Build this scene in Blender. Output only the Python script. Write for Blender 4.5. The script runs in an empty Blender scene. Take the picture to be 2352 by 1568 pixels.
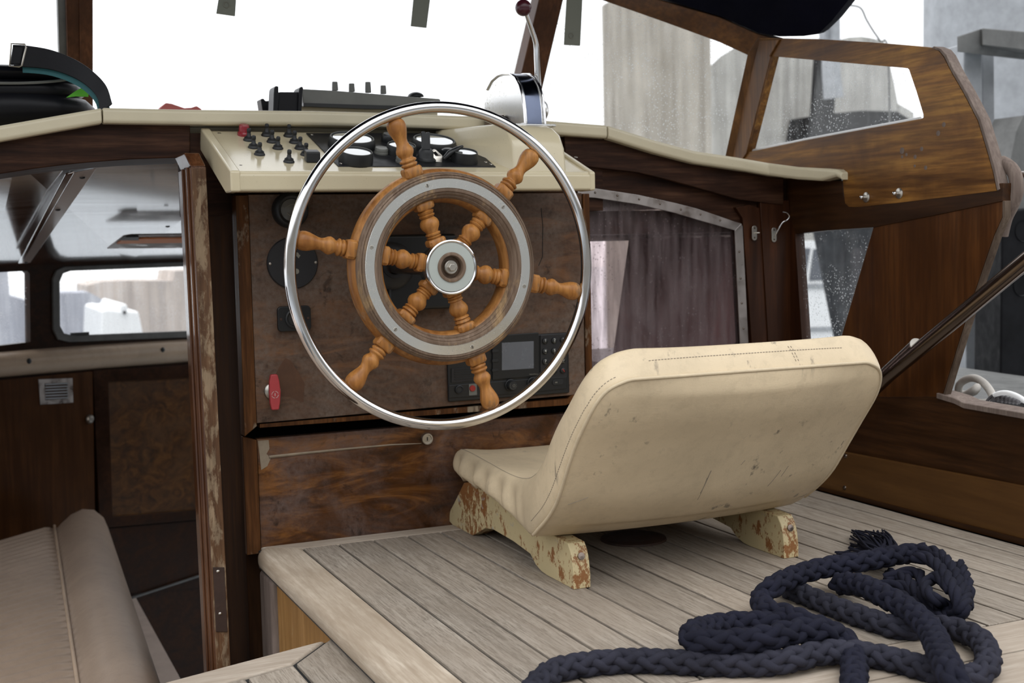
import bpy, bmesh, math, random
from mathutils import Vector, Matrix
C = bpy.context.scene.collection
SC = bpy.context.scene
V = Vector
PI = math.pi
random.seed(7)
# ---------------------------------------------------------------- camera
FPX = 2905.0
CX = V((0.91305706, -0.05166661, 0.40454588))      # boat x (starboard) in camera right/down/forward
CY = V((-0.40725077, -0.06257434, 0.91117027))     # boat y (forward)
CZ = V((-0.02176289, -0.99670207, -0.07817521))    # boat z (up)
CAM = V((0.0, 0.0, 0.45))
cd = bpy.data.cameras.new('camera'); cam = bpy.data.objects.new('camera', cd); C.objects.link(cam)
right = V((CX.x, CY.x, CZ.x)); up = -V((CX.y, CY.y, CZ.y)); back = -V((CX.z, CY.z, CZ.z))
m = Matrix((right, up, back)).transposed().to_4x4(); m.translation = CAM
cam.matrix_world = m
cd.sensor_width = 36.0; cd.lens = FPX / 2352 * 36; cd.clip_start = 0.02; cd.clip_end = 200
cd.dof.use_dof = True; cd.dof.focus_distance = 1.62; cd.dof.aperture_fstop = 9.0
SC.camera = cam
# ---------------------------------------------------------------- sky and exposure
SC.view_settings.view_transform = 'Standard'; SC.view_settings.look = 'None'
SC.view_settings.gamma = 1.0; SC.view_settings.use_curve_mapping = False
SC.view_settings.exposure = 0.0
w = bpy.data.worlds.new('overcast_sky'); SC.world = w; w.use_nodes = True
nt = w.node_tree; nt.nodes.clear()
tc = nt.nodes.new('ShaderNodeTexCoord'); sx = nt.nodes.new('ShaderNodeSeparateXYZ'); rp = nt.nodes.new('ShaderNodeValToRGB')
mr = nt.nodes.new('ShaderNodeMapRange'); bg = nt.nodes.new('ShaderNodeBackground'); wo = nt.nodes.new('ShaderNodeOutputWorld')
nt.links.new(tc.outputs['Generated'], sx.inputs[0]); nt.links.new(sx.outputs[2], mr.inputs[0])
mr.inputs[1].default_value = -1; mr.inputs[2].default_value = 1
nt.links.new(mr.outputs[0], rp.inputs[0])
# low sky over the stern darkened, as by unseen harbour buildings, for darker reflections
aft = nt.nodes.new('ShaderNodeMapRange'); aft.interpolation_type = 'SMOOTHSTEP'; aft.inputs[1].default_value = -0.35; aft.inputs[2].default_value = 0.05; aft.inputs[3].default_value = 1.0; aft.inputs[4].default_value = 0.0
nt.links.new(sx.outputs[1], aft.inputs[0])
low = nt.nodes.new('ShaderNodeMapRange'); low.interpolation_type = 'SMOOTHSTEP'; low.inputs[1].default_value = 0.16; low.inputs[2].default_value = 0.30; low.inputs[3].default_value = 1.0; low.inputs[4].default_value = 0.0
nt.links.new(sx.outputs[2], low.inputs[0])
mu = nt.nodes.new('ShaderNodeMath'); mu.operation = 'MULTIPLY'; nt.links.new(aft.outputs[0], mu.inputs[0]); nt.links.new(low.outputs[0], mu.inputs[1])
mxw = nt.nodes.new('ShaderNodeMix'); mxw.data_type = 'RGBA'; nt.links.new(mu.outputs[0], mxw.inputs[0]); nt.links.new(rp.outputs[0], mxw.inputs[6]); mxw.inputs[7].default_value = (0.11, 0.105, 0.095, 1)
nt.links.new(mxw.outputs[2], bg.inputs[0]); nt.links.new(bg.outputs[0], wo.inputs[0])
els = rp.color_ramp.elements
els[0].position = 0.0; els[0].color = (0.06, 0.06, 0.055, 1)
els[1].position = 1.0; els[1].color = (0.95, 0.97, 1.0, 1)
for p, c in ((0.47, (0.10, 0.10, 0.095, 1)), (0.495, (0.80, 0.81, 0.82, 1)), (0.62, (0.72, 0.74, 0.77, 1))):
    e = els.new(p); e.color = c
bg.inputs[1].default_value = 2.2
sd = bpy.data.lights.new('sun', 'SUN'); so = bpy.data.objects.new('sun', sd); C.objects.link(so)
sd.energy = 0.7; sd.angle = math.radians(40); sd.color = (1.0, 0.97, 0.92)
so.rotation_euler = V((-0.15, -0.55, 1.0)).to_track_quat('Z', 'Y').to_euler()   # soft sun behind thin cloud, over the stern
so.location = (0, 0, 5)
# ---------------------------------------------------------------- geometry helpers
def ray(px, py):
    a, b, c = px - 1176, py - 784, FPX
    return V((CX.x*a + CX.y*b + CX.z*c, CY.x*a + CY.y*b + CY.z*c, CZ.x*a + CZ.y*b + CZ.z*c))
def onY(px, py, y): d = ray(px, py); return CAM + d * (y / d.y)
def onX(px, py, x): d = ray(px, py); return CAM + d * (x / d.x)
def onZ(px, py, z): d = ray(px, py); return CAM + d * ((z - CAM.z) / d.z)
def onP(px, py, P, N):
    d = ray(px, py); return CAM + d * ((P - CAM).dot(N) / d.dot(N))
WORLD = {}
def mk(name, bm, mat, parent=None, label=None, cat=None, group=None, kind=None, smooth=False, bev=0, seg=2, sub=0, loc=None, auto=None):
    """bm is in world coordinates; the object gets its origin at its own base (or loc)"""
    bmesh.ops.recalc_face_normals(bm, faces=bm.faces)
    vs = [v.co for v in bm.verts]
    if loc is None:
        x0, x1 = min(v.x for v in vs), max(v.x for v in vs); y0, y1 = min(v.y for v in vs), max(v.y for v in vs)
        z0 = min(v.z for v in vs); loc = V(((x0+x1)/2, (y0+y1)/2, z0))
    loc = V(loc)
    for v in bm.verts: v.co -= loc
    me = bpy.data.meshes.new(name); bm.to_mesh(me); bm.free()
    if isinstance(mat, (list, tuple)):
        for q in mat: me.materials.append(q)
    elif mat: me.materials.append(mat)
    o = bpy.data.objects.new(name, me); C.objects.link(o)
    WORLD[o.name] = loc
    if parent is not None:
        o.parent = parent; o.location = loc - WORLD[parent.name]
    else: o.location = loc
    if smooth or sub or auto is not None:
        for p in me.polygons: p.use_smooth = True
    if bev:
        b = o.modifiers.new('bevel', 'BEVEL'); b.width = bev; b.segments = seg; b.limit_method = 'ANGLE'; b.angle_limit = math.radians(35)
        for p in me.polygons: p.use_smooth = True
        b.harden_normals = True
    if sub:
        s = o.modifiers.new('sub', 'SUBSURF'); s.levels = sub; s.render_levels = sub
    if auto is None and smooth and not sub and not bev: auto = 48
    if auto is not None: me.set_sharp_from_angle(angle=math.radians(auto))
    tag(o, label, cat, group, kind)
    return o
def tag(o, label=None, cat=None, group=None, kind=None):
    if label: o['label'] = label
    if cat: o['category'] = cat
    if group: o['group'] = group
    if kind: o['kind'] = kind
    return o
def thing(name, loc, label, cat, group=None, kind=None):
    o = bpy.data.objects.new(name, None); C.objects.link(o); o.location = V(loc); WORLD[o.name] = V(loc)
    o.empty_display_size = 0.02
    return tag(o, label, cat, group, kind)
def copy_tree(o, parent=None):
    c = o.copy(); C.objects.link(c); c.parent = parent
    for ch in list(o.children): copy_tree(ch, c)
    return c
def B(): return bmesh.new()
def box(bm, a, b):
    a, b = V(a), V(b)
    vs = [bm.verts.new((x, y, z)) for x in (a.x, b.x) for y in (a.y, b.y) for z in (a.z, b.z)]
    for f in ((0,1,3,2), (4,6,7,5), (0,4,5,1), (2,3,7,6), (0,2,6,4), (1,5,7,3)): bm.faces.new([vs[i] for i in f])
    return bm
def prism(bm, pts, vec):
    vec = V(vec); a = [bm.verts.new(p) for p in pts]; b = [bm.verts.new(V(p) + vec) for p in pts]; n = len(a)
    bm.faces.new(a); bm.faces.new(b[::-1])
    for i in range(n): bm.faces.new((a[i], b[i], b[(i+1) % n], a[(i+1) % n]))
    return bm
def plate(bm, outer, holes, vec):
    from mathutils.geometry import tessellate_polygon
    vec = V(vec); loops = [[V(p) for p in outer]] + [[V(p) for p in h] for h in holes]
    tris = tessellate_polygon(loops); flat = [p for l in loops for p in l]
    A = [bm.verts.new(p) for p in flat]; D = [bm.verts.new(p + vec) for p in flat]
    for t in tris:
        bm.faces.new([A[q] for q in t]); bm.faces.new([D[q] for q in reversed(t)])
    k0 = 0
    for l in loops:
        n = len(l)
        for q in range(n):
            a, b = k0+q, k0+(q+1) % n; bm.faces.new((A[a], A[b], D[b], D[a]))
        k0 += n
    return bm
def frame_of(axis):
    a = V(axis).normalized(); h = V((0, 0, 1)) if abs(a.z) < 0.9 else V((1, 0, 0))
    u = a.cross(h).normalized(); return a, u, a.cross(u).normalized()
def lathe(bm, prof, org, axis, seg=32, u=None, closed=False):
    a, uu, vv = frame_of(axis); org = V(org)
    rings = []
    for r, h in prof:
        if r < 1e-6: rings.append([bm.verts.new(org + a*h)])
        else: rings.append([bm.verts.new(org + a*h + (uu*math.cos(2*PI*k/seg) + vv*math.sin(2*PI*k/seg))*r) for k in range(seg)])
    pr = list(zip(rings, rings[1:]))
    if closed: pr.append((rings[-1], rings[0]))
    for A, Bq in pr:
        for k in range(seg):
            k2 = (k+1) % seg
            if len(A) == 1 and len(Bq) == 1: continue
            if len(A) == 1: bm.faces.new((A[0], Bq[k], Bq[k2]))
            elif len(Bq) == 1: bm.faces.new((A[k], Bq[0], A[k2]))
            else: bm.faces.new((A[k], Bq[k], Bq[k2], A[k2]))
    return bm
def catmull(pts, n, closed=False):
    pts = [V(p) for p in pts]; out = []; N = len(pts); segs = N if closed else N-1
    for i in range(segs):
        if closed: p0, p1, p2, p3 = pts[(i-1) % N], pts[i], pts[(i+1) % N], pts[(i+2) % N]
        else: p0, p1, p2, p3 = pts[max(i-1, 0)], pts[i], pts[i+1], pts[min(i+2, N-1)]
        for k in range(n):
            t = k/n; out.append(0.5*((2*p1) + (p2-p0)*t + (2*p0-5*p1+4*p2-p3)*t*t + (3*p1-p0-3*p2+p3)*t**3))
    if not closed: out.append(pts[-1].copy())
    return out
def resample(pts, step, closed=False):
    P = [V(p) for p in pts] + ([V(pts[0])] if closed else [])
    L = [0.0]
    for a, b in zip(P, P[1:]): L.append(L[-1] + (b-a).length)
    n = max(2, int(round(L[-1]/step))); out = []; j = 0
    for k in range(n + (0 if closed else 1)):
        d = L[-1]*k/n
        while j < len(L)-2 and L[j+1] < d: j += 1
        t = (d-L[j])/max(1e-9, L[j+1]-L[j]); out.append(P[j].lerp(P[j+1], t))
    return out
def frames(pts, closed=False):
    n = len(pts); T = []
    for i in range(n):
        a = pts[i-1] if (closed or i > 0) else pts[i]; b = pts[(i+1) % n] if (closed or i < n-1) else pts[i]
        T.append((b-a).normalized())
    u = T[0].cross(V((0, 0, 1)));
    if u.length < 1e-3: u = T[0].cross(V((1, 0, 0)))
    u.normalize(); U = [u]
    for i in range(1, n):
        q = T[i-1].rotation_difference(T[i]); u = q @ U[-1]; u = (u - T[i]*u.dot(T[i])).normalized(); U.append(u)
    return T, U, [T[i].cross(U[i]).normalized() for i in range(n)]
def tube(bm, pts, rad, seg=12, closed=False, caps=True):
    pts = [V(p) for p in pts]; T, U, W = frames(pts, closed); n = len(pts); rings = []
    for i in range(n):
        r = rad[i] if isinstance(rad, (list, tuple)) else rad
        rings.append([bm.verts.new(pts[i] + (U[i]*math.cos(2*PI*k/seg) + W[i]*math.sin(2*PI*k/seg))*r) for k in range(seg)])
    for i in range(n if closed else n-1):
        A, Bq = rings[i], rings[(i+1) % n]
        sh = 0
        if closed and i == n-1:
            sh = min(range(seg), key=lambda s: (A[0].co-Bq[s].co).length)
        for k in range(seg): bm.faces.new((A[k], A[(k+1) % seg], Bq[(k+1+sh) % seg], Bq[(k+sh) % seg]))
    if caps and not closed: bm.faces.new(rings[0][::-1]); bm.faces.new(rings[-1])
    return bm
def loft(bm, rings, closed=True, caps=True):
    R = [[bm.verts.new(p) for p in r] for r in rings]
    for A, Bq in zip(R, R[1:]):
        n = len(A)
        for k in range(n if closed else n-1): bm.faces.new((A[k], A[(k+1) % n], Bq[(k+1) % n], Bq[k]))
    if caps and closed: bm.faces.new(R[0][::-1]); bm.faces.new(R[-1])
    return bm
def text(parent, name, s, pos, xd, yd, size, mat, depth=0.0004, align='CENTER', label=None):
    cu = bpy.data.curves.new(name, 'FONT'); cu.body = s; cu.size = size; cu.align_x = align; cu.align_y = 'CENTER'; cu.extrude = depth
    t = bpy.data.objects.new(name+'_tmp', cu); C.objects.link(t)
    dg = bpy.context.evaluated_depsgraph_get(); me = bpy.data.meshes.new_from_object(t.evaluated_get(dg))
    bpy.data.objects.remove(t); me.materials.clear(); me.materials.append(mat)
    xd = V(xd).normalized(); yd = V(yd).normalized(); zd = xd.cross(yd)
    M = Matrix((xd, yd, zd)).transposed()
    for v in me.vertices: v.co = M @ v.co
    o = bpy.data.objects.new(name, me); C.objects.link(o); o.parent = parent; o.location = V(pos) - WORLD[parent.name]; WORLD[o.name] = V(pos)
    if label: o['label'] = label
    return o
# ---------------------------------------------------------------- materials
def newmat(name):
    m = bpy.data.materials.new(name); m.use_nodes = True; t = m.node_tree; t.nodes.clear()
    o = t.nodes.new('ShaderNodeOutputMaterial'); p = t.nodes.new('ShaderNodeBsdfPrincipled'); t.links.new(p.outputs[0], o.inputs[0])
    return m, t, p
def nd(t, typ, **k):
    n = t.nodes.new(typ)
    for a, b in k.items():
        if a.startswith('i_'):
            key = a[2:]; key = int(key) if key.isdigit() else key.replace('_', ' ')
            n.inputs[key].default_value = b
        else: setattr(n, a, b)
    return n
def coords(t, scale=(1, 1, 1), rot=(0, 0, 0)):
    c = nd(t, 'ShaderNodeTexCoord'); mp = nd(t, 'ShaderNodeMapping'); mp.inputs['Scale'].default_value = scale; mp.inputs['Rotation'].default_value = rot
    t.links.new(c.outputs['Object'], mp.inputs[0]); return mp.outputs[0]
def noise(t, co, scale, detail=6, rough=0.6, dist=0.0):
    n = nd(t, 'ShaderNodeTexNoise'); n.inputs['Scale'].default_value = scale; n.inputs['Detail'].default_value = detail
    n.inputs['Roughness'].default_value = rough; n.inputs['Distortion'].default_value = dist; t.links.new(co, n.inputs['Vector']); return n.outputs[0]
def ramp(t, fac, stops):
    r = nd(t, 'ShaderNodeValToRGB'); e = r.color_ramp.elements
    e[0].position, e[0].color = stops[0][0], (*stops[0][1], 1) if isinstance(stops[0][1], tuple) else (stops[0][1],)*3 + (1,)
    e[1].position, e[1].color = stops[-1][0], (*stops[-1][1], 1) if isinstance(stops[-1][1], tuple) else (stops[-1][1],)*3 + (1,)
    for p, c in stops[1:-1]:
        x = e.new(p); x.color = (*c, 1) if isinstance(c, tuple) else (c, c, c, 1)
    t.links.new(fac, r.inputs[0]); return r.outputs[0]
def mix(t, fac, a, b, mode='MIX'):
    n = nd(t, 'ShaderNodeMix', data_type='RGBA', blend_type=mode)
    for s, v in ((0, fac), (6, a), (7, b)):
        if hasattr(v, 'links') or isinstance(v, bpy.types.NodeSocket): t.links.new(v, n.inputs[s])
        elif s == 0: n.inputs[0].default_value = v
        else: n.inputs[s].default_value = (*v, 1)
    return n.outputs[2]
def bump(t, p, h, strength=0.3, dist=0.001):
    b = nd(t, 'ShaderNodeBump'); b.inputs['Strength'].default_value = strength; b.inputs['Distance'].default_value = dist
    t.links.new(h, b.inputs['Height']); t.links.new(b.outputs[0], p.inputs['Normal'])
def plain(name, col, rough=0.5, metal=0.0, spec=0.5, bumpy=0.0, bs=200, vary=0.0, coat=0.0, trans=0.0):
    m, t, p = newmat(name); p.inputs['Base Color'].default_value = (*col, 1); p.inputs['Roughness'].default_value = rough
    p.inputs['Metallic'].default_value = metal; p.inputs['Specular IOR Level'].default_value = spec; p.inputs['Coat Weight'].default_value = coat
    co = coords(t)
    if vary:
        n = noise(t, co, 14, 6, 0.65)
        c = ramp(t, n, [(0.3, tuple(x*(1-vary) for x in col)), (0.7, tuple(min(1, x*(1+vary*0.6)) for x in col))]); t.links.new(c, p.inputs['Base Color'])
        r = ramp(t, noise(t, co, 40), [(0.3, max(0, rough-0.08)), (0.7, min(1, rough+0.12))]); t.links.new(r, p.inputs['Roughness'])
    if bumpy: bump(t, p, noise(t, co, bs, 4), bumpy, 0.0006)
    return m
def wood(name, dark, mid, light, axis='y', rough=0.45, coat=0.0, scale=60, wear=0.0, wearcol=(0.34, 0.29, 0.24), weardark=0.0, bumps=0.25, patch=7, spec=0.28, worn_scale=None):
    m, t, p = newmat(name); s = [1, 1, 1]; s['xyz'.index(axis)] = 0.07
    co = coords(t, tuple(s)); co1 = coords(t)
    g = noise(t, co, scale, 9, 0.62, 0.4); g2 = noise(t, co, scale*4.5, 5, 0.6)
    big = noise(t, co1, patch, 4, 0.55, 0.6)
    c = ramp(t, g, [(0.30, dark), (0.5, mid), (0.72, light)])
    c = mix(t, ramp(t, g2, [(0.38, 0.55), (0.6, 0.0)]), c, dark)
    c = mix(t, ramp(t, big, [(0.35, 0.6), (0.62, 0.0)]), c, dark)
    r0 = ramp(t, g, [(0.3, max(0.02, rough-0.05)), (0.7, rough+0.1)])
    if wear:
        wn = noise(t, coords(t, tuple(0.35 if q < 1 else 1 for q in s)), worn_scale or 22, 10, 0.7, 0.3)
        wm = ramp(t, wn, [(0.62-0.25*wear, 0.0), (0.70-0.25*wear, 1.0)])
        c = mix(t, wm, c, mix(t, ramp(t, g2, [(0.35, 0.75), (0.65, 0.0)]), wearcol, tuple(q*0.45 for q in wearcol)))
        r0 = mix(t, wm, r0, (0.85, 0.85, 0.85))
    t.links.new(c, p.inputs['Base Color']); t.links.new(r0, p.inputs['Roughness'])
    p.inputs['Coat Weight'].default_value = coat; p.inputs['Coat Roughness'].default_value = 0.08; p.inputs['Specular IOR Level'].default_value = spec
    bump(t, p, g2, bumps, 0.0006)
    return m
def hazy(name, dark, mid, light, haze, amount, axis='x', rough=0.35, patch=9):
    """old varnished veneer, hazed and blotched where the varnish has gone milky"""
    m, t, p = newmat(name); s = [1, 1, 1]; s['xyz'.index(axis)] = 0.25
    co = coords(t, tuple(s)); co1 = coords(t)
    g = noise(t, co, 26, 8, 0.65, 1.6); f = noise(t, co1, 150, 6, 0.7)
    c = ramp(t, g, [(0.3, dark), (0.5, mid), (0.7, light)])
    hz = noise(t, co1, patch, 8, 0.62, 0.8)
    hm = ramp(t, hz, [(0.5-amount*0.25, 0.0), (0.72-amount*0.15, 0.85)])
    sp = ramp(t, f, [(0.35, 0.45), (0.6, 1.0)])
    hm2 = nd(t, 'ShaderNodeMath', operation='MULTIPLY'); t.links.new(hm, hm2.inputs[0]); t.links.new(sp, hm2.inputs[1])
    c = mix(t, hm2.outputs[0], c, haze)
    dk = noise(t, co1, 30, 8, 0.7, 0.5)
    c = mix(t, ramp(t, dk, [(0.3, 0.8), (0.42, 0.0)]), c, dark)
    t.links.new(c, p.inputs['Base Color'])
    p.inputs['Specular IOR Level'].default_value = 0.25
    r = mix(t, hm, (rough,)*3, (0.6, 0.6, 0.6)); t.links.new(r, p.inputs['Roughness'])
    bump(t, p, f, 0.25, 0.0005); return m
def teak(name):
    m, t, p = newmat(name)
    co = coords(t, (1, 0.05, 1)); co1 = coords(t)
    g = noise(t, co, 620, 6, 0.75); g2 = noise(t, coords(t, (1, 0.04, 1)), 150, 8, 0.68, 0.2); big = noise(t, co1, 6, 5, 0.6, 0.4)
    c = ramp(t, g2, [(0.28, (0.235, 0.20, 0.16)), (0.5, (0.37, 0.32, 0.265)), (0.75, (0.50, 0.445, 0.375))])
    c = mix(t, ramp(t, g, [(0.40, 0.8), (0.52, 0.0)]), c, (0.17, 0.14, 0.11))
    c = mix(t, ramp(t, big, [(0.35, 0.5), (0.65, 0.0)]), c, (0.30, 0.245, 0.19))
    v = nd(t, 'ShaderNodeTexVoronoi'); v.inputs['Scale'].default_value = 3.2; t.links.new(co1, v.inputs['Vector'])
    st = ramp(t, v.outputs['Distance'], [(0.05, 0.55), (0.10, 0.0)])
    c = mix(t, st, c, (0.13, 0.11, 0.08))
    # dirt worn into the boards
    d = noise(t, coords(t, (1, 0.35, 1)), 38, 10, 0.78, 0.2)
    c = mix(t, ramp(t, d, [(0.30, 0.7), (0.38, 0.0)]), c, (0.12, 0.095, 0.07))
    ge = nd(t, 'ShaderNodeNewGeometry'); pi_ = ramp(t, ge.outputs['Random Per Island'], [(0.0, 0.80), (1.0, 1.12)])
    c = mix(t, 1.0, c, pi_, 'MULTIPLY')
    t.links.new(c, p.inputs['Base Color']); p.inputs['Roughness'].default_value = 0.8; p.inputs['Specular IOR Level'].default_value = 0.25
    bump(t, p, g, 0.55, 0.0012); return m
def chrome(name, col=(0.75, 0.75, 0.76), rough=0.08, pit=0.0):
    m, t, p = newmat(name); p.inputs['Metallic'].default_value = 1.0; p.inputs['Base Color'].default_value = (*col, 1); p.inputs['Roughness'].default_value = rough
    co = coords(t)
    if pit:
        n = noise(t, co, 260, 6, 0.7); m2 = noise(t, co, 14, 5, 0.6)
        mm = nd(t, 'ShaderNodeMath', operation='MULTIPLY')
        t.links.new(ramp(t, n, [(0.64-0.09*pit, 0), (0.70-0.06*pit, 1)]), mm.inputs[0]); t.links.new(ramp(t, m2, [(0.42, 0), (0.62, 1)]), mm.inputs[1])
        t.links.new(mix(t, mm.outputs[0], col, (0.34, 0.30, 0.20)), p.inputs['Base Color'])
        t.links.new(mix(t, mm.outputs[0], (rough,)*3, (0.6,)*3), p.inputs['Roughness'])
    else:
        t.links.new(ramp(t, noise(t, co, 25), [(0.35, rough*0.7), (0.7, rough*1.8+0.02)]), p.inputs['Roughness'])
    return m
def paint(name, col, chip=0.0, chipcol=(0.22, 0.09, 0.03), rough=0.3, greyc=None):
    m, t, p = newmat(name); co = coords(t)
    big = noise(t, co, 9, 5, 0.6); c = ramp(t, big, [(0.3, tuple(x*0.88 for x in col)), (0.7, col)])
    fine = noise(t, coords(t, (0.3, 1, 1)), 220, 5, 0.6)
    if chip:
        n = noise(t, coords(t, (1, 1, 0.6)), 75, 12, 0.8, 0.2); nb = noise(t, co, 11, 4, 0.6, 0.5); ad = nd(t, 'ShaderNodeMath', operation='MULTIPLY_ADD'); t.links.new(nb, ad.inputs[0]); ad.inputs[1].default_value = 0.75; t.links.new(n, ad.inputs[2])
        c = mix(t, ramp(t, ad.outputs[0], [(0.90, 0.0), (0.925, 1.0)]), c, chipcol)
        if greyc:
            n2 = noise(t, co, 40, 8, 0.7); c = mix(t, ramp(t, n2, [(0.60, 0.0), (0.66, 0.8)]), c, greyc)
    sp = noise(t, co, 500, 2, 0.5); c = mix(t, ramp(t, sp, [(0.70, 0.0), (0.76, 0.6)]), c, tuple(x*0.35 for x in col))
    t.links.new(c, p.inputs['Base Color']); p.inputs['Roughness'].default_value = rough
    bump(t, p, fine, 0.12, 0.0008); return m
def vinyl(name, col, scuff=0.0):
    m, t, p = newmat(name); co = coords(t)
    n = noise(t, co, 7, 6, 0.62, 0.3); c = ramp(t, n, [(0.3, tuple(x*0.80 for x in col)), (0.65, col)])
    fz = noise(t, co, 60, 8, 0.7, 0.2); c = mix(t, ramp(t, fz, [(0.35, 0.25), (0.5, 0.0)]), c, tuple(x*0.6 for x in col))
    if scuff:
        s = noise(t, coords(t, (1, 1, 0.18), (0, 0.5, 0)), 55, 6, 0.6); a = noise(t, co, 6, 3, 0.5)
        mm = nd(t, 'ShaderNodeMath', operation='MULTIPLY'); t.links.new(ramp(t, s, [(0.62, 0), (0.70, 1)]), mm.inputs[0]); t.links.new(ramp(t, a, [(0.5, 0), (0.62, scuff)]), mm.inputs[1])
        c = mix(t, mm.outputs[0], c, (0.15, 0.125, 0.10))
    t.links.new(c, p.inputs['Base Color']); p.inputs['Roughness'].default_value = 0.42; p.inputs['Specular IOR Level'].default_value = 0.35
    wr = noise(t, coords(t, (0.5, 1, 1)), 22, 5, 0.6, 0.8); mx = nd(t, 'ShaderNodeMath', operation='MULTIPLY_ADD')
    t.links.new(wr, mx.inputs[0]); mx.inputs[1].default_value = 3.0; t.links.new(noise(t, co, 420, 2), mx.inputs[2])
    bump(t, p, mx.outputs[0], 0.22, 0.0011); return m
def glass(name, tint=(1, 1, 1), dirt_haze=0.06, spots=0.85, dirt_haze_col=(0.75, 0.77, 0.78), refl=0.08, sscale=180, run=True):
    m, t, p = newmat(name); out = [n for n in t.nodes if n.type == 'OUTPUT_MATERIAL'][0]
    tr = nd(t, 'ShaderNodeBsdfTransparent'); tr.inputs[0].default_value = (*tint, 1)
    gl = nd(t, 'ShaderNodeBsdfGlossy'); gl.inputs['Roughness'].default_value = 0.03
    lw = nd(t, 'ShaderNodeLayerWeight'); lw.inputs[0].default_value = 0.5
    fp = nd(t, 'ShaderNodeMath', operation='POWER'); t.links.new(lw.outputs['Facing'], fp.inputs[0]); fp.inputs[1].default_value = 5.0
    fr = nd(t, 'ShaderNodeMath', operation='MULTIPLY_ADD'); t.links.new(fp.outputs[0], fr.inputs[0]); fr.inputs[1].default_value = 0.5; fr.inputs[2].default_value = refl*0.3
    m1 = nd(t, 'ShaderNodeMixShader'); t.links.new(fr.outputs[0], m1.inputs[0]); t.links.new(tr.outputs[0], m1.inputs[1]); t.links.new(gl.outputs[0], m1.inputs[2])
    df = nd(t, 'ShaderNodeBsdfDiffuse'); df.inputs[0].default_value = (*dirt_haze_col, 1)
    tl = nd(t, 'ShaderNodeBsdfTranslucent'); tl.inputs[0].default_value = (*dirt_haze_col, 1)
    ad = nd(t, 'ShaderNodeMixShader'); ad.inputs[0].default_value = 0.5; t.links.new(df.outputs[0], ad.inputs[1]); t.links.new(tl.outputs[0], ad.inputs[2])
    co = coords(t, (1, 1, 1), (0.7, 0.5, 0.3)); v = nd(t, 'ShaderNodeTexVoronoi'); v.inputs['Scale'].default_value = sscale; t.links.new(co, v.inputs['Vector'])
    a = noise(t, co, 16, 5, 0.6); st = noise(t, coords(t, (1, 1, 0.12)), 60, 5, 0.6)
    s1 = nd(t, 'ShaderNodeMath', operation='MULTIPLY'); t.links.new(ramp(t, v.outputs['Distance'], [(0.16, spots), (0.26, 0.0)]), s1.inputs[0]); t.links.new(ramp(t, a, [(0.4, 0), (0.6, 1)]), s1.inputs[1])
    s2 = nd(t, 'ShaderNodeMath', operation='MULTIPLY_ADD'); t.links.new(ramp(t, st, [(0.35, 0), (0.75, 1)]), s2.inputs[0]); s2.inputs[1].default_value = dirt_haze; t.links.new(s1.outputs[0], s2.inputs[2])
    m2 = nd(t, 'ShaderNodeMixShader'); t.links.new(s2.outputs[0], m2.inputs[0]); t.links.new(m1.outputs[0], m2.inputs[1]); t.links.new(ad.outputs[0], m2.inputs[2])
    t.links.new(m2.outputs[0], out.inputs[0]); return m
M = {}
M['teak'] = teak('weathered_teak')
M['teak_edge'] = wood('bleached_teak_edge', (0.33, 0.26, 0.19), (0.50, 0.42, 0.33), (0.62, 0.54, 0.44), 'y', 0.8, scale=70, bumps=0.4, spec=0.2)
M['teak_cross'] = wood('bleached_teak_cross', (0.33, 0.27, 0.21), (0.46, 0.39, 0.32), (0.58, 0.51, 0.43), 'x', 0.8, scale=90, bumps=0.4, spec=0.2)
M['caulk'] = plain('black_deck_caulk', (0.018, 0.02, 0.022), 0.6, bumpy=0.2)
M['mahog'] = wood('dark_mahogany', (0.012, 0.005, 0.003), (0.045, 0.019, 0.010), (0.115, 0.055, 0.030), 'x', 0.5, scale=55, patch=6, spec=0.12)
M['mahog_v'] = wood('dark_mahogany_upright', (0.0194, 0.0056, 0.0015), (0.048, 0.0145, 0.0037), (0.0852, 0.0257, 0.0062), 'z', 0.38, scale=45, patch=5)
M['mahog_y'] = wood('dark_mahogany_fore_and_aft', (0.018, 0.0064, 0.0018), (0.045, 0.0167, 0.0042), (0.078, 0.0295, 0.0072), 'y', 0.4, scale=40, patch=5)
M['board'] = wood('brown_side_board', (0.075, 0.032, 0.008), (0.115, 0.052, 0.013), (0.145, 0.068, 0.019), 'y', 0.5, scale=30, patch=4)
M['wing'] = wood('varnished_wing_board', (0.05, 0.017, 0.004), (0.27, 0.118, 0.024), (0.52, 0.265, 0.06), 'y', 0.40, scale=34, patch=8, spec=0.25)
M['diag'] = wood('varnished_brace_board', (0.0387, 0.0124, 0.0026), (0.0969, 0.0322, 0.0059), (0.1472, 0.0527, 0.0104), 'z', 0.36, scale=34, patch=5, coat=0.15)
M['pillar'] = wood('windscreen_pillar_wood', (0.041, 0.0133, 0.005), (0.091, 0.0333, 0.0126), (0.1456, 0.0565, 0.021), 'z', 0.4, scale=45)
M['post'] = wood('corner_post_wood', (0.05, 0.02, 0.006), (0.20, 0.085, 0.024), (0.34, 0.16, 0.05), 'z', 0.38, scale=40, spec=0.3)
M['beam'] = wood('windscreen_beam_wood', (0.044, 0.0152, 0.0038), (0.1144, 0.0441, 0.0096), (0.176, 0.0722, 0.0168), 'x', 0.35, scale=34, coat=0.2)
M['grey_wood'] = wood('weathered_grey_wood', (0.12, 0.09, 0.075), (0.22, 0.17, 0.145), (0.32, 0.26, 0.22), 'z', 0.8, scale=60, bumps=0.5, spec=0.2)
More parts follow.
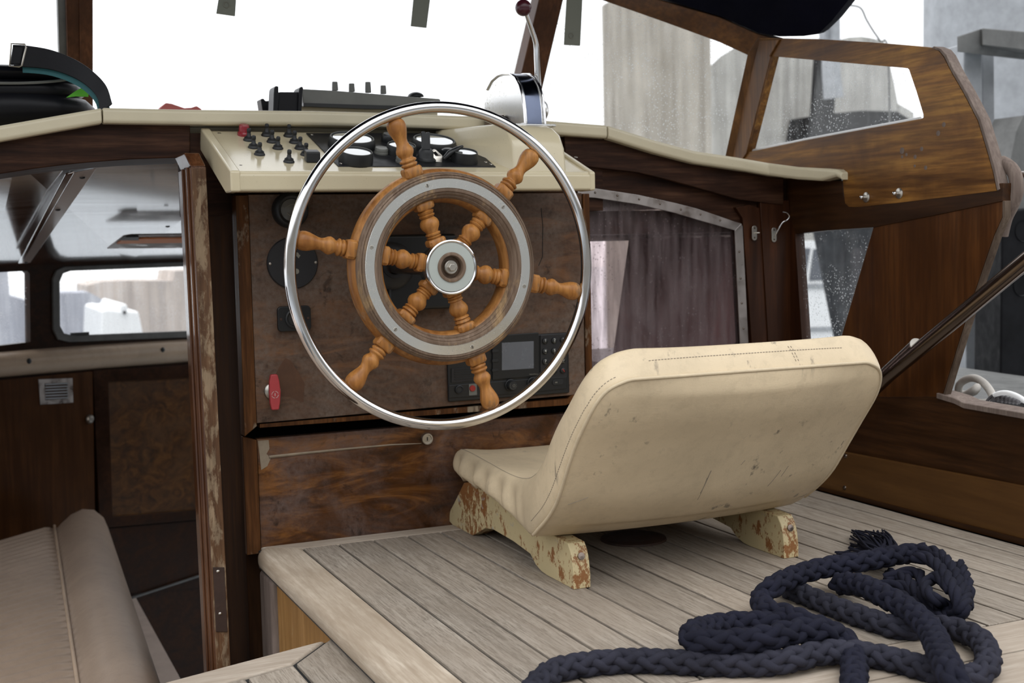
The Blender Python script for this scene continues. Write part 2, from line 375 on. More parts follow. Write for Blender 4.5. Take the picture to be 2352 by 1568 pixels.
M['doorwood'] = wood('worn_door_edge_wood', (0.05, 0.022, 0.01), (0.15, 0.075, 0.035), (0.24, 0.14, 0.075), 'z', 0.5, scale=55, wear=0.55, wearcol=(0.30, 0.215, 0.135), bumps=0.6, worn_scale=60)
M['lacq'] = wood('glossy_door_side', (0.05, 0.018, 0.008), (0.14, 0.055, 0.022), (0.22, 0.10, 0.045), 'z', 0.18, scale=50, coat=0.6)
M['panel'] = hazy('faded_burr_panel', (0.016, 0.008, 0.004), (0.075, 0.031, 0.012), (0.19, 0.082, 0.030), (0.15, 0.112, 0.088), 0.85, 'x', 0.42, 6)
M['barewood'] = plain('bare_brown_wood', (0.085, 0.035, 0.014), 0.6, vary=0.4)
M['scratch'] = plain('dry_scratched_wood', (0.30, 0.24, 0.17), 0.9, vary=0.4)
M['flap'] = hazy('burr_walnut_flap', (0.012, 0.005, 0.002), (0.075, 0.027, 0.007), (0.24, 0.098, 0.024), (0.15, 0.105, 0.09), 0.4, 'x', 0.28, 7)
M['console_side'] = wood('console_side_wood', (0.016, 0.007, 0.003), (0.036, 0.015, 0.006), (0.06, 0.026, 0.010), 'z', 0.85, scale=40, spec=0.08)
M['trimwood'] = wood('console_trim_wood', (0.0385, 0.0152, 0.0056), (0.11, 0.0427, 0.0126), (0.187, 0.0808, 0.028), 'z', 0.45, scale=60, wear=0.25, wearcol=(0.30, 0.24, 0.17), bumps=0.5, spec=0.12)
M['orangewood'] = wood('yellow_brown_plywood', (0.24, 0.12, 0.035), (0.36, 0.19, 0.06), (0.46, 0.26, 0.10), 'z', 0.5, scale=40, wear=0.15, wearcol=(0.55, 0.42, 0.25))
M['ceil_strip'] = plain('pale_sheen_strip', (0.42, 0.37, 0.35), 0.15, spec=0.8)  # pale base colour stands in for the white reflection on the strip
M['edge_wood'] = wood('brown_weathered_edge', (0.06, 0.04, 0.028), (0.13, 0.095, 0.07), (0.21, 0.16, 0.12), 'z', 0.8, scale=60, bumps=0.5, spec=0.15)
M['burr'] = hazy('burr_cupboard_panel', (0.0162, 0.0064, 0.0021), (0.0675, 0.0256, 0.0056), (0.126, 0.052, 0.0112), (0.07, 0.03, 0.008), 0.2, 'x', 0.45, 12)
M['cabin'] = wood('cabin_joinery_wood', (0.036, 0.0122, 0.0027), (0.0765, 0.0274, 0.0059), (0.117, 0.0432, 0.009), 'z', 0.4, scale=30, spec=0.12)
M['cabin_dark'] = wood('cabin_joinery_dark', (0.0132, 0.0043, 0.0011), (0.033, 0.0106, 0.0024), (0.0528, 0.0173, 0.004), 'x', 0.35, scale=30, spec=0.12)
M['ceil'] = wood('glossy_cabin_ceiling', (0.06, 0.025, 0.015), (0.10, 0.045, 0.028), (0.13, 0.06, 0.04), 'x', 0.14, coat=1.0, scale=40, bumps=0.03, spec=1.0)
for q_ in M['ceil'].node_tree.nodes:
    if q_.type == 'BSDF_PRINCIPLED': q_.inputs['IOR'].default_value = 3.2; q_.inputs['Coat IOR'].default_value = 1.8
M['cream'] = paint('cream_gloss_paint', (0.62, 0.54, 0.37), rough=0.16)
M['creamcap'] = paint('cream_cap_paint', (0.62, 0.55, 0.39), rough=0.35)
M['leg'] = paint('chipped_cream_paint', (0.56, 0.46, 0.26), 1.0, (0.24, 0.10, 0.03), 0.55, (0.36, 0.34, 0.30))
M['vinyl'] = vinyl('cream_vinyl', (0.68, 0.55, 0.37), 0.9)
M['vinyl_seam'] = vinyl('cream_vinyl_piping', (0.66, 0.54, 0.37))
M['stitch'] = plain('grey_stitching', (0.27, 0.23, 0.18), 0.8)
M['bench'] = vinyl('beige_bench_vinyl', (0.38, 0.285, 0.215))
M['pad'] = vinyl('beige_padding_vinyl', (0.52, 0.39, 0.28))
M['chrome'] = chrome('polished_steel', (0.72, 0.71, 0.71), 0.10)
M['band'] = chrome('worn_chromed_brass_band', (0.86, 0.87, 0.85), 0.26, 0.6)
M['thr'] = chrome('pitted_chrome', (0.88, 0.88, 0.87), 0.30, 1.2)
M['thr_blue'] = chrome('blue_tinged_chrome', (0.13, 0.15, 0.21), 0.14)
M['alu'] = chrome('brushed_aluminium', (0.46, 0.42, 0.40), 0.34)
M['darksteel'] = plain('dark_steel', (0.20, 0.16, 0.135), 0.2, metal=1.0)
M['screw'] = chrome('screw_metal', (0.50, 0.47, 0.42), 0.3)
M['hubplate'] = plain('grey_enamel', (0.40, 0.43, 0.40), 0.35, vary=0.08)
M['wheelwood'] = wood('oiled_wheel_wood', (0.15, 0.055, 0.014), (0.38, 0.165, 0.042), (0.54, 0.27, 0.085), 'z', 0.36, scale=40, wear=0.05, wearcol=(0.30, 0.20, 0.12), weardark=0.3, bumps=0.25)
M['handwood'] = wood('turned_handle_wood', (0.20, 0.075, 0.018), (0.46, 0.20, 0.05), (0.60, 0.30, 0.09), 'z', 0.34, scale=40, wear=0.30, wearcol=(0.20, 0.14, 0.09), bumps=0.25)
M['moulding'] = wood('bleached_wheel_moulding', (0.11, 0.07, 0.045), (0.20, 0.14, 0.10), (0.30, 0.22, 0.16), 'z', 0.6, scale=60, wear=0.3, wearcol=(0.36, 0.24, 0.13), bumps=0.4)
M['black'] = plain('black_plastic', (0.008, 0.009, 0.010), 0.38, bumpy=0.05)
M['rubber'] = plain('black_rubber', (0.009, 0.010, 0.011), 0.5, bumpy=0.1)
M['blackplate'] = plain('black_plate', (0.012, 0.012, 0.014), 0.45, vary=0.3)
M['greyplastic'] = plain('dark_grey_casing', (0.15, 0.15, 0.135), 0.5, vary=0.2)
M['knobgrey'] = plain('grey_knob', (0.14, 0.14, 0.125), 0.4)
M['screen'] = plain('grey_lcd', (0.13, 0.14, 0.16), 0.22, vary=0.12)
M['dial'] = plain('dark_dial', (0.03, 0.035, 0.035), 0.5)
M['gaugeglass'] = plain('gauge_glass', (0.22, 0.23, 0.22), 0.03, spec=1.0, coat=1.0)
M['gaugeglass2'] = plain('hazed_gauge_glass', (0.12, 0.12, 0.11), 0.2, spec=0.6, vary=0.2)
M['white'] = plain('white_print', (0.62, 0.62, 0.58), 0.5)
M['dimwhite'] = plain('dim_print', (0.22, 0.21, 0.17), 0.5)
M['red'] = plain('faded_red_plastic', (0.40, 0.045, 0.05), 0.35, vary=0.2)
M['redcap'] = plain('dark_red_plastic', (0.26, 0.02, 0.03), 0.25)
M['redbutton'] = plain('red_button', (0.30, 0.02, 0.015), 0.45)
M['maroon'] = plain('maroon_ball', (0.055, 0.008, 0.014), 0.28)
M['navy'] = plain('navy_rope_fibre', (0.013, 0.0135, 0.024), 0.95, bumpy=0.9, bs=900, vary=0.35, spec=0.15)
M['navyfade'] = plain('faded_rope_fibre', (0.028, 0.028, 0.040), 0.95, bumpy=0.9, bs=900, vary=0.5, spec=0.15)
M['greyrope'] = plain('grey_white_rope', (0.52, 0.49, 0.45), 0.95, bumpy=1.0, bs=700, vary=0.25)
M['leather'] = plain('black_leather', (0.006, 0.006, 0.008), 0.38, bumpy=0.2, bs=260, spec=0.22)
M['teal'] = plain('teal_lining', (0.012, 0.10, 0.11), 0.6)
M['green'] = plain('green_cloth', (0.12, 0.50, 0.03), 0.6)
M['strap'] = plain('grey_canvas_strap', (0.20, 0.205, 0.17), 0.9, bumpy=0.5, bs=600)
M['canopy'] = plain('black_canvas', (0.0035, 0.0035, 0.008), 0.9, bumpy=0.3, bs=300, vary=0.3, spec=0.08)
M['rust'] = plain('rusty_plate', (0.045, 0.022, 0.014), 0.7, bumpy=0.8, bs=200, vary=0.5)
M['lino'] = plain('brown_cabin_lino', (0.62, 0.51, 0.44), 0.35, vary=0.15)
M['concrete'] = None
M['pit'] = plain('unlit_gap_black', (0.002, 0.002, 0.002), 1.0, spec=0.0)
M['glass'] = glass('spotted_glass')
M['glassclear'] = glass('clean_glass', dirt_haze=0.02, spots=0.15)
M['glasscabin'] = glass('dusty_cabin_glass', dirt_haze=0.10, spots=0.6, dirt_haze_col=(0.9, 0.9, 0.92))
M['smoke'] = glass('smoked_acrylic', (0.86, 0.79, 0.80), 0.60, 0.3, (0.40, 0.33, 0.335), refl=0.10, sscale=120)  # milky layer lightens the pane in place of reflected daylight
M['white_paint'] = plain('white_boat_paint', (0.85, 0.86, 0.86), 0.4)
M['water'] = plain('harbour_water', (0.30, 0.33, 0.35), 0.15, metal=0.5, bumpy=0.1, bs=6)
M['galv'] = plain('galvanised_steel', (0.36, 0.375, 0.395), 0.5, metal=0.1, vary=0.25, bumpy=0.1, bs=60)
M['galvdark'] = plain('weathered_steel', (0.135, 0.135, 0.13), 0.5, metal=0.2, vary=0.35)
M['piling'] = plain('black_tarred_timber', (0.005, 0.005, 0.006), 0.6, bumpy=0.6, bs=30, vary=0.6, spec=0.12)
M['piling2'] = plain('dark_wet_pile', (0.045, 0.048, 0.052), 0.7, vary=0.5, spec=0.2)
def streaky(name, a, b, cc):
    m, t, p = newmat(name); n = noise(t, coords(t, (1, 1, 0.05)), 9, 8, 0.65); n2 = noise(t, coords(t), 3, 6, 0.6)
    c = ramp(t, n, [(0.3, a), (0.5, b), (0.7, cc)]); c = mix(t, ramp(t, n2, [(0.35, 0.4), (0.6, 0)]), c, a)
    t.links.new(c, p.inputs['Base Color']); p.inputs['Roughness'].default_value = 0.85; return m
M['concrete'] = streaky('stained_concrete', (0.25, 0.22, 0.18), (0.47, 0.43, 0.37), (0.60, 0.55, 0.47))
M['stone'] = streaky('quay_stone', (0.22, 0.21, 0.19), (0.46, 0.45, 0.42), (0.66, 0.65, 0.60))
M['curtain'] = streaky('mauve_curtain', (0.34, 0.26, 0.25), (0.46, 0.36, 0.35), (0.56, 0.46, 0.44))
t_ = M['curtain'].node_tree; p_ = [n for n in t_.nodes if n.type == 'BSDF_PRINCIPLED'][0]; o_ = [n for n in t_.nodes if n.type == 'OUTPUT_MATERIAL'][0]
tl_ = nd(t_, 'ShaderNodeBsdfTranslucent'); t_.links.new(p_.inputs['Base Color'].links[0].from_socket, tl_.inputs[0]); mx_ = nd(t_, 'ShaderNodeMixShader'); mx_.inputs[0].default_value = 0.8
t_.links.new(p_.outputs[0], mx_.inputs[1]); t_.links.new(tl_.outputs[0], mx_.inputs[2]); t_.links.new(mx_.outputs[0], o_.inputs[0])
# ================================================================= STRUCTURE
def st(name, bm, mat, **k): return mk(name, bm, mat, kind='structure', **k)
S3 = V((0, -0.3512, 0.9363))            # normal of the sloping dash (rises 20.6 degrees going forward)
S3P = V((0.35, 1.70, 0.553))
# ---- raised teak deck: planks, margin boards and black caulking
deck_x0, deck_x1, yf, ya = 0.405, 1.385, 1.872, 1.078
deck = st('deck_platform', box(B(), (deck_x0, 0.10, -0.030), (1.40, yf-0.004, -0.0035)), M['caulk'], label='raised teak deck with black seams under the helm seat')
xs = [0.4635 + 0.0551*i for i in range(18)]
rnd = random.Random(3)
pl = B()
for i in range(len(xs)-1):
    a, b = xs[i]+0.0021, min(xs[i+1]-0.0021, 1.3845)
    box(pl, (a, ya+0.003, -0.012), (b, 1.8342, 0.0))
    if b > 1.38: break
mk('planking', pl, M['teak'], deck, bev=0.0008)
mk('margin_board', prism(B(), [(0.409, 1.874, 0), (1.385, 1.874, 0), (1.385, 1.8375, 0), (0.4645, 1.8375, 0), (0.4125, 1.8695, 0)], (0, 0, -0.028)), M['teak_cross'], deck, bev=0.004, seg=3)
# aft margin board, across, and what follows it
mk('margin_board', box(B(), (0.4635, 1.00, -0.012), (1.385, ya, 0.0)), M['teak_cross'], deck, bev=0.001)
mk('margin_board', box(B(), (0.4635, 0.30, -0.012), (1.385, 0.996, 0.0)), M['teak_cross'], deck, bev=0.001)
# long rounded nosing board down the companionway side
def nose_ring(y, xo, xi=0.4610):
    pr = [(0.0, 0.0), (0.0, -0.012), (-0.035, -0.012)]
    r = []
    for k in range(9):
        a = PI/2 + PI/2*k/8; r.append((xo+0.013+0.013*math.cos(a), -0.013+0.013*math.sin(a)))
    for k in range(5):
        a = PI + PI/2*k/4; r.append((xo+0.013+0.013*math.cos(a), -0.019+0.011*math.sin(a)))
    return [V((xi, y, 0))] + [V((x, y, z)) for x, z in r] + [V((xi, y, -0.030))]
ys = [(1.8685, 0.409, 0.4105+0.013), (1.866, 0.405, 0.4185), (1.860, 0.402, 0.428), (1.850, 0.4002, 0.4425), (1.8372, 0.400, 0.4610)] + [(1.83-0.07*k, 0.400, 0.4610) for k in range(0, 22)]
mk('nosing_board', loft(B(), [nose_ring(y, x, q) for y, x, q in ys]), M['teak_edge'], deck, smooth=True, auto=50)
# ---- lower side deck, aft left, one step down
zl = -0.030
p1, p2 = onZ(370, 1568, zl), onZ(752, 1467, zl)
dv = (p2-p1).normalized(); pf = p1 - dv*0.35
side = st('side_deck', prism(B(), [pf + V((0, 0, -.004)), V((p2.x, p2.y, zl-.004)), V((0.43, p2.y, zl-.004)), V((0.43, 0.2, zl-.004)), V((pf.x, 0.2, zl-.004))], (0, 0, -0.03)), M['caulk'], label='lower teak side deck at the bottom left of the raised deck')
q1, q2 = onZ(413, 1568, zl), onZ(672, 1525, zl)
inw = (q2 - p2); qf = q2 - dv*0.6
mk('margin_board', prism(B(), [V((pf.x, pf.y, zl)), V((p2.x-0.003, p2.y, zl)), V((q2.x-0.002, q2.y+0.002, zl)), V((qf.x, qf.y, zl))], (0, 0, -0.028)), M['teak_cross'], side, bev=0.004, seg=3)
g1, g2 = onZ(672, 1525, zl), onZ(722, 1568, zl)
ax = 0.43
a0 = g1 + V((0.004, -0.004, 0)); 
pl2 = B()
def slab(pts): return prism(pl2, [V((p[0], p[1], zl)) for p in pts], (0, 0, -0.012))
dirp = V((0.012, -1, 0)).normalized()
def plankline(px, py): q = onZ(px, py, zl); return q, q + dirp*1.2
L0, L1 = plankline(680, 1524); R0 = V((0.428, p2.y-0.006, zl))
slab([(L0.x+0.001, L0.y), (p2.x+0.004, p2.y-0.002), (0.428, p2.y-0.004), (0.428, 0.3), (L1.x+0.001, 0.3)])
prev = V((L0.x-0.0045, L0.y-0.004, zl))
for k in range(4):
    w_ = 0.060; nx = prev - V((w_, 0, 0)); ny = prev.y + (dv.y/dv.x)*(-w_)
    slab([(prev.x, prev.y-0.001), (prev.x+0.012, 0.3), (nx.x+0.0165, 0.3), (nx.x+0.0045, ny-0.001)])
    prev = V((nx.x, ny, zl))
mk('planking', pl2, M['teak'], side, bev=0.0008)
# ---- side below the platform: yellow-brown plywood and a dark post
trim = st('wall_step', box(B(), (0.413, 0.4, -1.10), (0.43, 1.80, -0.031)), M['orangewood'], label='yellow-brown plywood riser under the raised deck edge', bev=0.001)
mk('corner_batten', box(B(), (0.404, 1.79, -1.10), (0.43, 1.868, -0.031)), M['grey_wood'], trim, bev=0.008, seg=4)
# ---- front bulkhead, left of the console: arched header over the companionway
yb = 1.90
def PY(pts, y=yb): return [onY(a, b, y) for a, b in pts]
def PX(pts, x=1.40): return [onX(a, b, x) for a, b in pts]
arch = PY([(-150, 372), (0, 325), (120, 300), (238, 277), (437, 285), (437, 362), (414, 362), (300, 366), (200, 373.5), (149, 378.5), (75, 388), (0, 399.5), (-80, 413), (-150, 428)])
st('wall_front', prism(B(), arch, (0, 0.15, 0)), M['mahog'], bev=0.002, label='dark arched wooden header over the cabin entrance')
mk2 = st('wall_front', box(B(), tuple(onY(440, 600, 1.915)[:1]) + (1.905, 0.50), (1.02, 2.0, 0.620)), M['mahog'], label='dark wood bulkhead strip behind the dashboard')
# ---- front bulkhead, right of the console
yr = 1.912
a = PY([(1300, 298), (1396, 306), (1506, 340), (1611, 368), (1700, 384), (1830, 400)], yr)
outer = [onY(1310, 300, yr)] + a[1:] + [V((1.415, yr, 0.50)), V((1.415, yr, 0.0)), V((0.955, yr, 0.0))]
arc = [(1328, 445), (1366, 445), (1465, 459), (1551, 477), (1600, 490), (1688, 518), (1694, 530)]
hole = PY([(1338, 1090)] + [(1326, 448)] + arc[1:6] + [(1693, 520), (1706, 787), (1724, 1120)], yr)
st('wall_front', plate(B(), outer, [hole], (0, 0.022, 0)), M['mahog'], label='dark wood bulkhead around the smoked side door pane')
hdr = PY([(1296, 300), (1396, 309), (1506, 345), (1611, 373), (1700, 389), (1800, 402), (1800, 470), (1700, 459), (1640, 442), (1551, 417), (1465, 396), (1351, 383), (1300, 380)], 1.897)
st('trim_1', prism(B(), hdr, (0, 0.014, 0)), M['mahog'], bev=0.0015, label='arched dark header board right of the dashboard')
st('trim_2', prism(B(), PY([(1722, 470), (1745, 478), (1764, 800), (1780, 1120), (1742, 1120), (1728, 800), (1706, 500), (1690, 476)], 1.903), (0, 0.010, 0)), M['mahog_v'], bev=0.001, label='upright brown stile beside the smoked pane')
st('trim_3', prism(B(), PY([(1746, 460), (1812, 460), (1840, 800), (1850, 1120), (1782, 1120), (1766, 800)], 1.900), (0, 0.013, 0)), M['mahog_v'], bev=0.001, label='upright dark corner board beside the clear side window')
# window_1 : smoked acrylic pane with riveted aluminium strip
yw = 1.908
win1 = st('window_1', prism(B(), PY([(1330, 1095), (1322, 444), (1465, 452), (1600, 483), (1700, 520), (1712, 787), (1728, 1120)], 1.925), (0, 0.004, 0)), M['smoke'], label='smoked acrylic pane behind the helm seat')
upper = [(1327, 438), (1368, 432.5), (1465, 447), (1551, 466), (1600, 478.5), (1683, 507), (1702.5, 513)]
lower = [(1327, 452), (1366, 454), (1465, 469), (1551, 489), (1600, 504), (1685, 528), (1688, 529)]
mk('aluminium_strip', prism(B(), PY(upper, 1.900) + PY(lower[::-1], 1.900), (0, 0.003, 0)), M['alu'], win1, bev=0.0006)
mk('aluminium_strip', prism(B(), PY([(1703, 513), (1706, 520), (1720, 800), (1738, 1120), (1716, 1120), (1701, 800), (1688, 529)], 1.900), (0, 0.003, 0)), M['alu'], win1, bev=0.0006)
for px, py in [(1367, 442), (1418, 449), (1468, 457.5), (1516, 468), (1564, 481), (1609, 492), (1654, 506), (1698, 578), (1701, 639), (1704, 696), (1708, 754)]:
    c = onY(px, py, 1.900); mk('rivet', lathe(B(), [(0.0, -0.0018), (0.0014, -0.0014), (0.0021, 0)], c, (0, 1, 0), 10), M['darksteel'], win1, smooth=True)
# mauve curtains and an inner stile behind the smoked pane
def curtain(name, x0, x1, y, z0, z1, n, mat, label, lean=0.0):
    b = B(); A = []
    for k in range(n*8+1):
        t = k/(n*8); x = x0+(x1-x0)*t; dy = 0.012*math.sin(t*n*2*PI)
        A.append((x, y+dy))
    rows = [[V((x+lean*(z1-z)/(z1-z0), yy, z)) for x, yy in A] for z in (z1, (z0+z1)/2, z0)]
    R_ = [[b.verts.new(p) for p in r] for r in rows] + []
    for r1, r2 in zip(R_, R_[1:]):
        for q in range(len(r1)-1): b.faces.new((r1[q], r1[q+1], r2[q+1], r2[q]))
    o = mk(name, b, mat, label=label, cat='curtain', smooth=True)
    s = o.modifiers.new('thick', 'SOLIDIFY'); s.thickness = 0.003
    return o
mk('curtain_rod', tube(B(), [V((0.99, 2.13, 0.454)), V((1.52, 2.13, 0.454))], 0.006, 10), M['screw'], smooth=True, label='thin rod carrying the curtains behind the smoked pane', cat='rod')
curtain('curtain', 1.19, 1.47, 2.12, 0.05, 0.452, 4, M['curtain'], 'mauve curtain hanging behind the smoked pane', -0.07)
curtain('curtain', 1.03, 1.06, 2.135, 0.05, 0.452, 1, M['white_paint'], 'narrow pale curtain at the left edge of the smoked pane')
# ---- cream coaming cap running round the cabin edge
cap = []
def capring(p, out, h=0.0215, ov=0.004):
    t = V(p); o = V(out).normalized(); return [t + o*0.003, t - V((0, 0, 0.004)), t - V((0, 0, h-0.004)), t + o*0.003 - V((0, 0, h)), t + o*0.10 - V((0, 0, h)), t + o*0.10 + V((0, 0, 0.0))]
yc = 1.880
L = [(-220, 340), (-120, 315), (0, 288), (120, 267), (233, 247.5)]
st('trim_4', loft(B(), [capring(onY(a, b, yc), (0, 1, 0)) for a, b in L]), M['creamcap'], bev=0.002, label='left length of cream cap rail below the black bag')
Lc = [(236, 247), (450, 251.5), (700, 254), (850, 258), (1100, 267), (1259, 277), (1395, 287.5)]
st('trim_5', loft(B(), [capring(onY(a, b, yc), (0, 1, 0)) for a, b in Lc]), M['creamcap'], bev=0.002, label='middle length of cream cap rail above the dashboard')
R_ = [(onY(1397, 287.5, yc), (0, 1, 0)), (onY(1506, 322, yc), (0.05, 1, 0)), (onY(1596, 346, yc), (0.1, 1, 0)), (onY(1700, 362, yc-0.003), (0.25, 1, 0)),
      (onX(1765, 374, 1.335), (0.6, 1, 0)), (onX(1831, 383, 1.366), (1, 0.5, 0)), (onX(1885, 386, 1.379), (1, 0.15, 0)), (onX(1920, 389, 1.384), (1, 0, 0)), (onX(1932, 396, 1.386), (1, 0, 0))]
st('trim_6', loft(B(), [capring(p, o, 0.022 if i < 7 else 0.013) for i, (p, o) in enumerate(R_)]), M['creamcap'], bev=0.002, label='right length of cream cap rail curving towards the wing board')
# ---- coach roof behind the cap (carries the bag and the echo sounder)
prof = [(-0.9, 0.52), (-0.2, 0.59), (0.21, 0.634), (0.60, 0.640), (1.05, 0.630), (1.2, 0.595), (1.36, 0.555), (1.425, 0.545)]
st('roof', prism(B(), [(x, 1.93, z) for x, z in prof] + [(x, 1.93, z-0.03) for x, z in prof[::-1]], (0, 0.75, 0)), M['creamcap'], label='cabin roof shelf behind the cream cap rail')
# ---- windscreen
wp1 = onX(1690, 352, 1.40); wp2 = onX(1745, 90, 1.40); wp3 = onY(1381, 0, 2.20)
WN = (wp2-wp1).cross(wp3-wp1).normalized()
if WN.y > 0: WN = -WN
def PW(pts, off=0.0): return [onP(a, b, wp1 + WN*off, WN) for a, b in pts]
def WL(px, py, y): return onY(px, py, y)
# left pillar and right pillar of the windscreen (raked aft)
def rak(px, py): return 2.34 - (230-py)*0.00033
lp = [onY(a, b, rak(a, b)) for a, b in [(142, -330), (213, -330), (214, 330), (160, 330)]]
pil = st('pillar_left', prism(B(), lp, (0, 0.04, 0)), M['pillar'], bev=0.002, label='dark wooden windscreen pillar behind the black bag')
mk('outer_strip', prism(B(), [onY(a, b, rak(a, b)+0.012) for a, b in [(123, -330), (141, -330), (159, 330), (142, 330)]], (0, 0.03, 0)), M['galvdark'], pil)
mk('cover_strip', prism(B(), [onY(a, b, rak(a, b)-0.006) for a, b in [(179, -330), (213, -330), (213, 330), (186, 330)]], (0, 0.006, 0)), M['pillar'], pil, bev=0.001)
rp_ = [onY(a, b, rak(a, b)) for a, b in [(1316, -330), (1372, -330), (1221, 310), (1164, 310)]]
pir = st('pillar_right', prism(B(), rp_, (0, 0.04, 0)), M['pillar'], bev=0.002, label='slanting wooden windscreen pillar behind the throttle lever')
mk('outer_strip', prism(B(), [onY(a, b, rak(a, b)+0.012) for a, b in [(1312, -330), (1317, -330), (1165, 310), (1158, 310)]], (0, 0.03, 0)), M['white_paint'], pir)
# right-hand windscreen pane, its top beam and corner post
win2 = st('window_2', prism(B(), PW([(1243, 210), (1304, -60), (1381, -10), (1725, 118), (1668, 370), (1400, 330), (1225, 300)], -0.012), WN*-0.004), M['glass'], label='right windscreen pane in front of the concrete pile')
st('trim_7', prism(B(), PW([(1200, -180), (1300, -80), (1506, -3), (1652, 39), (1741, 78), (1792, 92), (1724, 130), (1652, 97), (1520, 49), (1381, 0), (1240, -52)]), WN*-0.03), M['beam'], bev=0.002, label='wooden top beam of the windscreen under the black canopy')
st('trim_8', prism(B(), PW([(1717.5, 122), (1743, 84), (1762, 92), (1700, 372), (1664, 366)], 0.002), WN*-0.03), M['post'], bev=0.0015, label='wooden corner post, windscreen side')
# ---- wing board with its own window
wx = 1.400
wo_ = PX([(1741, 87), (1789, 87.5), (1885, 90), (2000, 97), (2105, 106), (2140, 110), (2156, 117), (2167, 130), (2182, 161), (2213, 215), (2245, 277), (2266, 346), (2280, 396), (2289, 438), (2170, 453), (2060, 466), (1975, 475), (1950, 475), (1941, 467), (1938, 440), (1935, 405), (1850, 392), (1765, 380), (1690, 366)], wx)
wh_ = PX([(1771, 129), (2084, 156.5), (2088, 160), (2105, 210), (2121, 263), (2121, 270), (2115, 273), (2000, 294), (1850, 322), (1715, 350)], wx)
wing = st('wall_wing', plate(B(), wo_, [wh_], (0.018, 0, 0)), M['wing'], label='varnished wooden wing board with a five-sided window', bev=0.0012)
E = PX([(2140, 110), (2158, 117), (2169, 130), (2184, 161), (2215, 215), (2247, 277), (2268, 346), (2282, 396), (2291, 438)], wx-0.001)
mk('grey_edge', loft(B(), [[p + V((0, 0.001, 0)), p + V((0, -0.004, 0.002)), p + V((0.020, -0.004, 0.002)), p + V((0.020, 0.001, 0))] for p in E]), M['grey_wood'], wing, bev=0.001)
pst = PX([(1744, 92), (1790, 90), (1768, 128), (1770, 131), (1714, 352), (1700, 372), (1675, 366)], wx-0.004)
st('trim_9', prism(B(), pst, (0.004, 0, 0)), M['post'], bev=0.0015, label='light brown corner post beside the wing window')
win3 = st('window_3', prism(B(), PX([(1765, 120), (2090, 150), (2130, 270), (2000, 300), (1705, 358)], wx+0.020), (0.004, 0, 0)), M['glass'], label='spotted glass in the wing board window')
mk('sill_bead', tube(B(), PX([(1716, 349), (1850, 321), (2000, 293), (2114, 272)], wx+0.014), 0.003, 8), M['white_paint'], win3, smooth=True)
# grey end fitting and rail behind the lower corner of the wing board
for i, (px, py) in enumerate([(1990, 453), (2066, 444)]):
    c = onX(px, py, wx); t_ = thing('snap_stud', c, ['steel fastener stud low on the wing board, nearer the cream cap', 'steel fastener stud low on the wing board, nearer the board end'][i], 'fastener', 'steel studs on the wing board')
    mk('base', lathe(B(), [(0.0085, 0.0), (0.0085, -0.0012), (0.0055, -0.003), (0.0, -0.003)], c, (1, 0, 0), 24), M['screw'], t_, smooth=True, auto=40)
    mk('button', lathe(B(), [(0.0022, -0.002), (0.0020, -0.006), (0.0034, -0.008), (0.0036, -0.011), (0.002, -0.013), (0, -0.0132)], c, (1, 0, 0), 20), M['chrome'], t_, smooth=True)
# ---- side coaming below the wing and the slanted brace board
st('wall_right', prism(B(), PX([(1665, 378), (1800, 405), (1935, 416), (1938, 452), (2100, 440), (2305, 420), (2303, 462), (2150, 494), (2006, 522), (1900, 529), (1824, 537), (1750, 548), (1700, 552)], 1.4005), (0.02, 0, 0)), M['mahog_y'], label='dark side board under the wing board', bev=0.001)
bro = PX([(2006, 521), (2150, 492), (2305, 459), (2301, 499), (2282, 542), (2237, 674), (2200, 790), (2163, 912), (2020, 912), (1900, 905), (1915, 830), (1930, 779)], 1.402)
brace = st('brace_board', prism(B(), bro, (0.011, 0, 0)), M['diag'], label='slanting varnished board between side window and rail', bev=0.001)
E = PX([(2303, 461), (2303, 499), (2284, 542), (2239, 674), (2202, 790), (2165, 912)], 1.401)
mk('grey_edge', loft(B(), [[p + V((0, 0.001, 0)), p + V((0, -0.004, 0)), p + V((0.012, -0.004, 0)), p + V((0.012, 0.001, 0))] for p in E]), M['edge_wood'], brace, bev=0.001)
win4 = st('window_4', prism(B(), PX([(1815, 525), (2020, 510), (1920, 800), (1855, 1000), (1835, 1000)], 1.410), (0.004, 0, 0)), M['glass'], label='narrow clear side window left of the slanting board')
st('wall_right', prism(B(), PX([(1796, 420), (1826, 536), (1842, 780), (1850, 1130), (1800, 1130)], 1.4005), (0.02, 0, 0)), M['mahog_v'], label='dark upright board at the inner corner')
st('trim_10', prism(B(), [(1.403, 1.93, -.05), (1.403, 1.93, 0.235), (1.403, 1.60, 0.205), (1.403, 1.515, 0.198), (1.403, 1.47, 0.186), (1.403, 1.36, 0.181), (1.403, 0.6, 0.165), (1.403, 0.6, -0.05)], (0.02, 0, 0)), M['mahog_y'], label='upper dark plank of the cockpit side', bev=0.001)
up = onX(1937, 1036, 1.40)
st('trim_11', prism(B(), [onX(1800, 1010, 1.396), onX(1937, 1038, 1.396), onX(2352, 1117, 1.396), onX(2900, 1222, 1.396), onX(2900, 1386, 1.396), onX(2352, 1247, 1.396), onX(1886, 1124, 1.396), onX(1800, 1102, 1.396)], (0.008, 0, 0)), M['board'], label='lower light brown plank of the cockpit side', bev=0.001)
st('baseboard_right', prism(B(), [(1.392, 1.92, 0.0), (1.392, 1.7, 0.0), (1.392, 0.6, -0.001), (1.392, 0.6, 0.012), (1.392, 1.7, 0.007), (1.392, 1.92, 0.004)], (0.012, 0, 0)), M['mahog_y'], label='reddish strip along the deck edge')
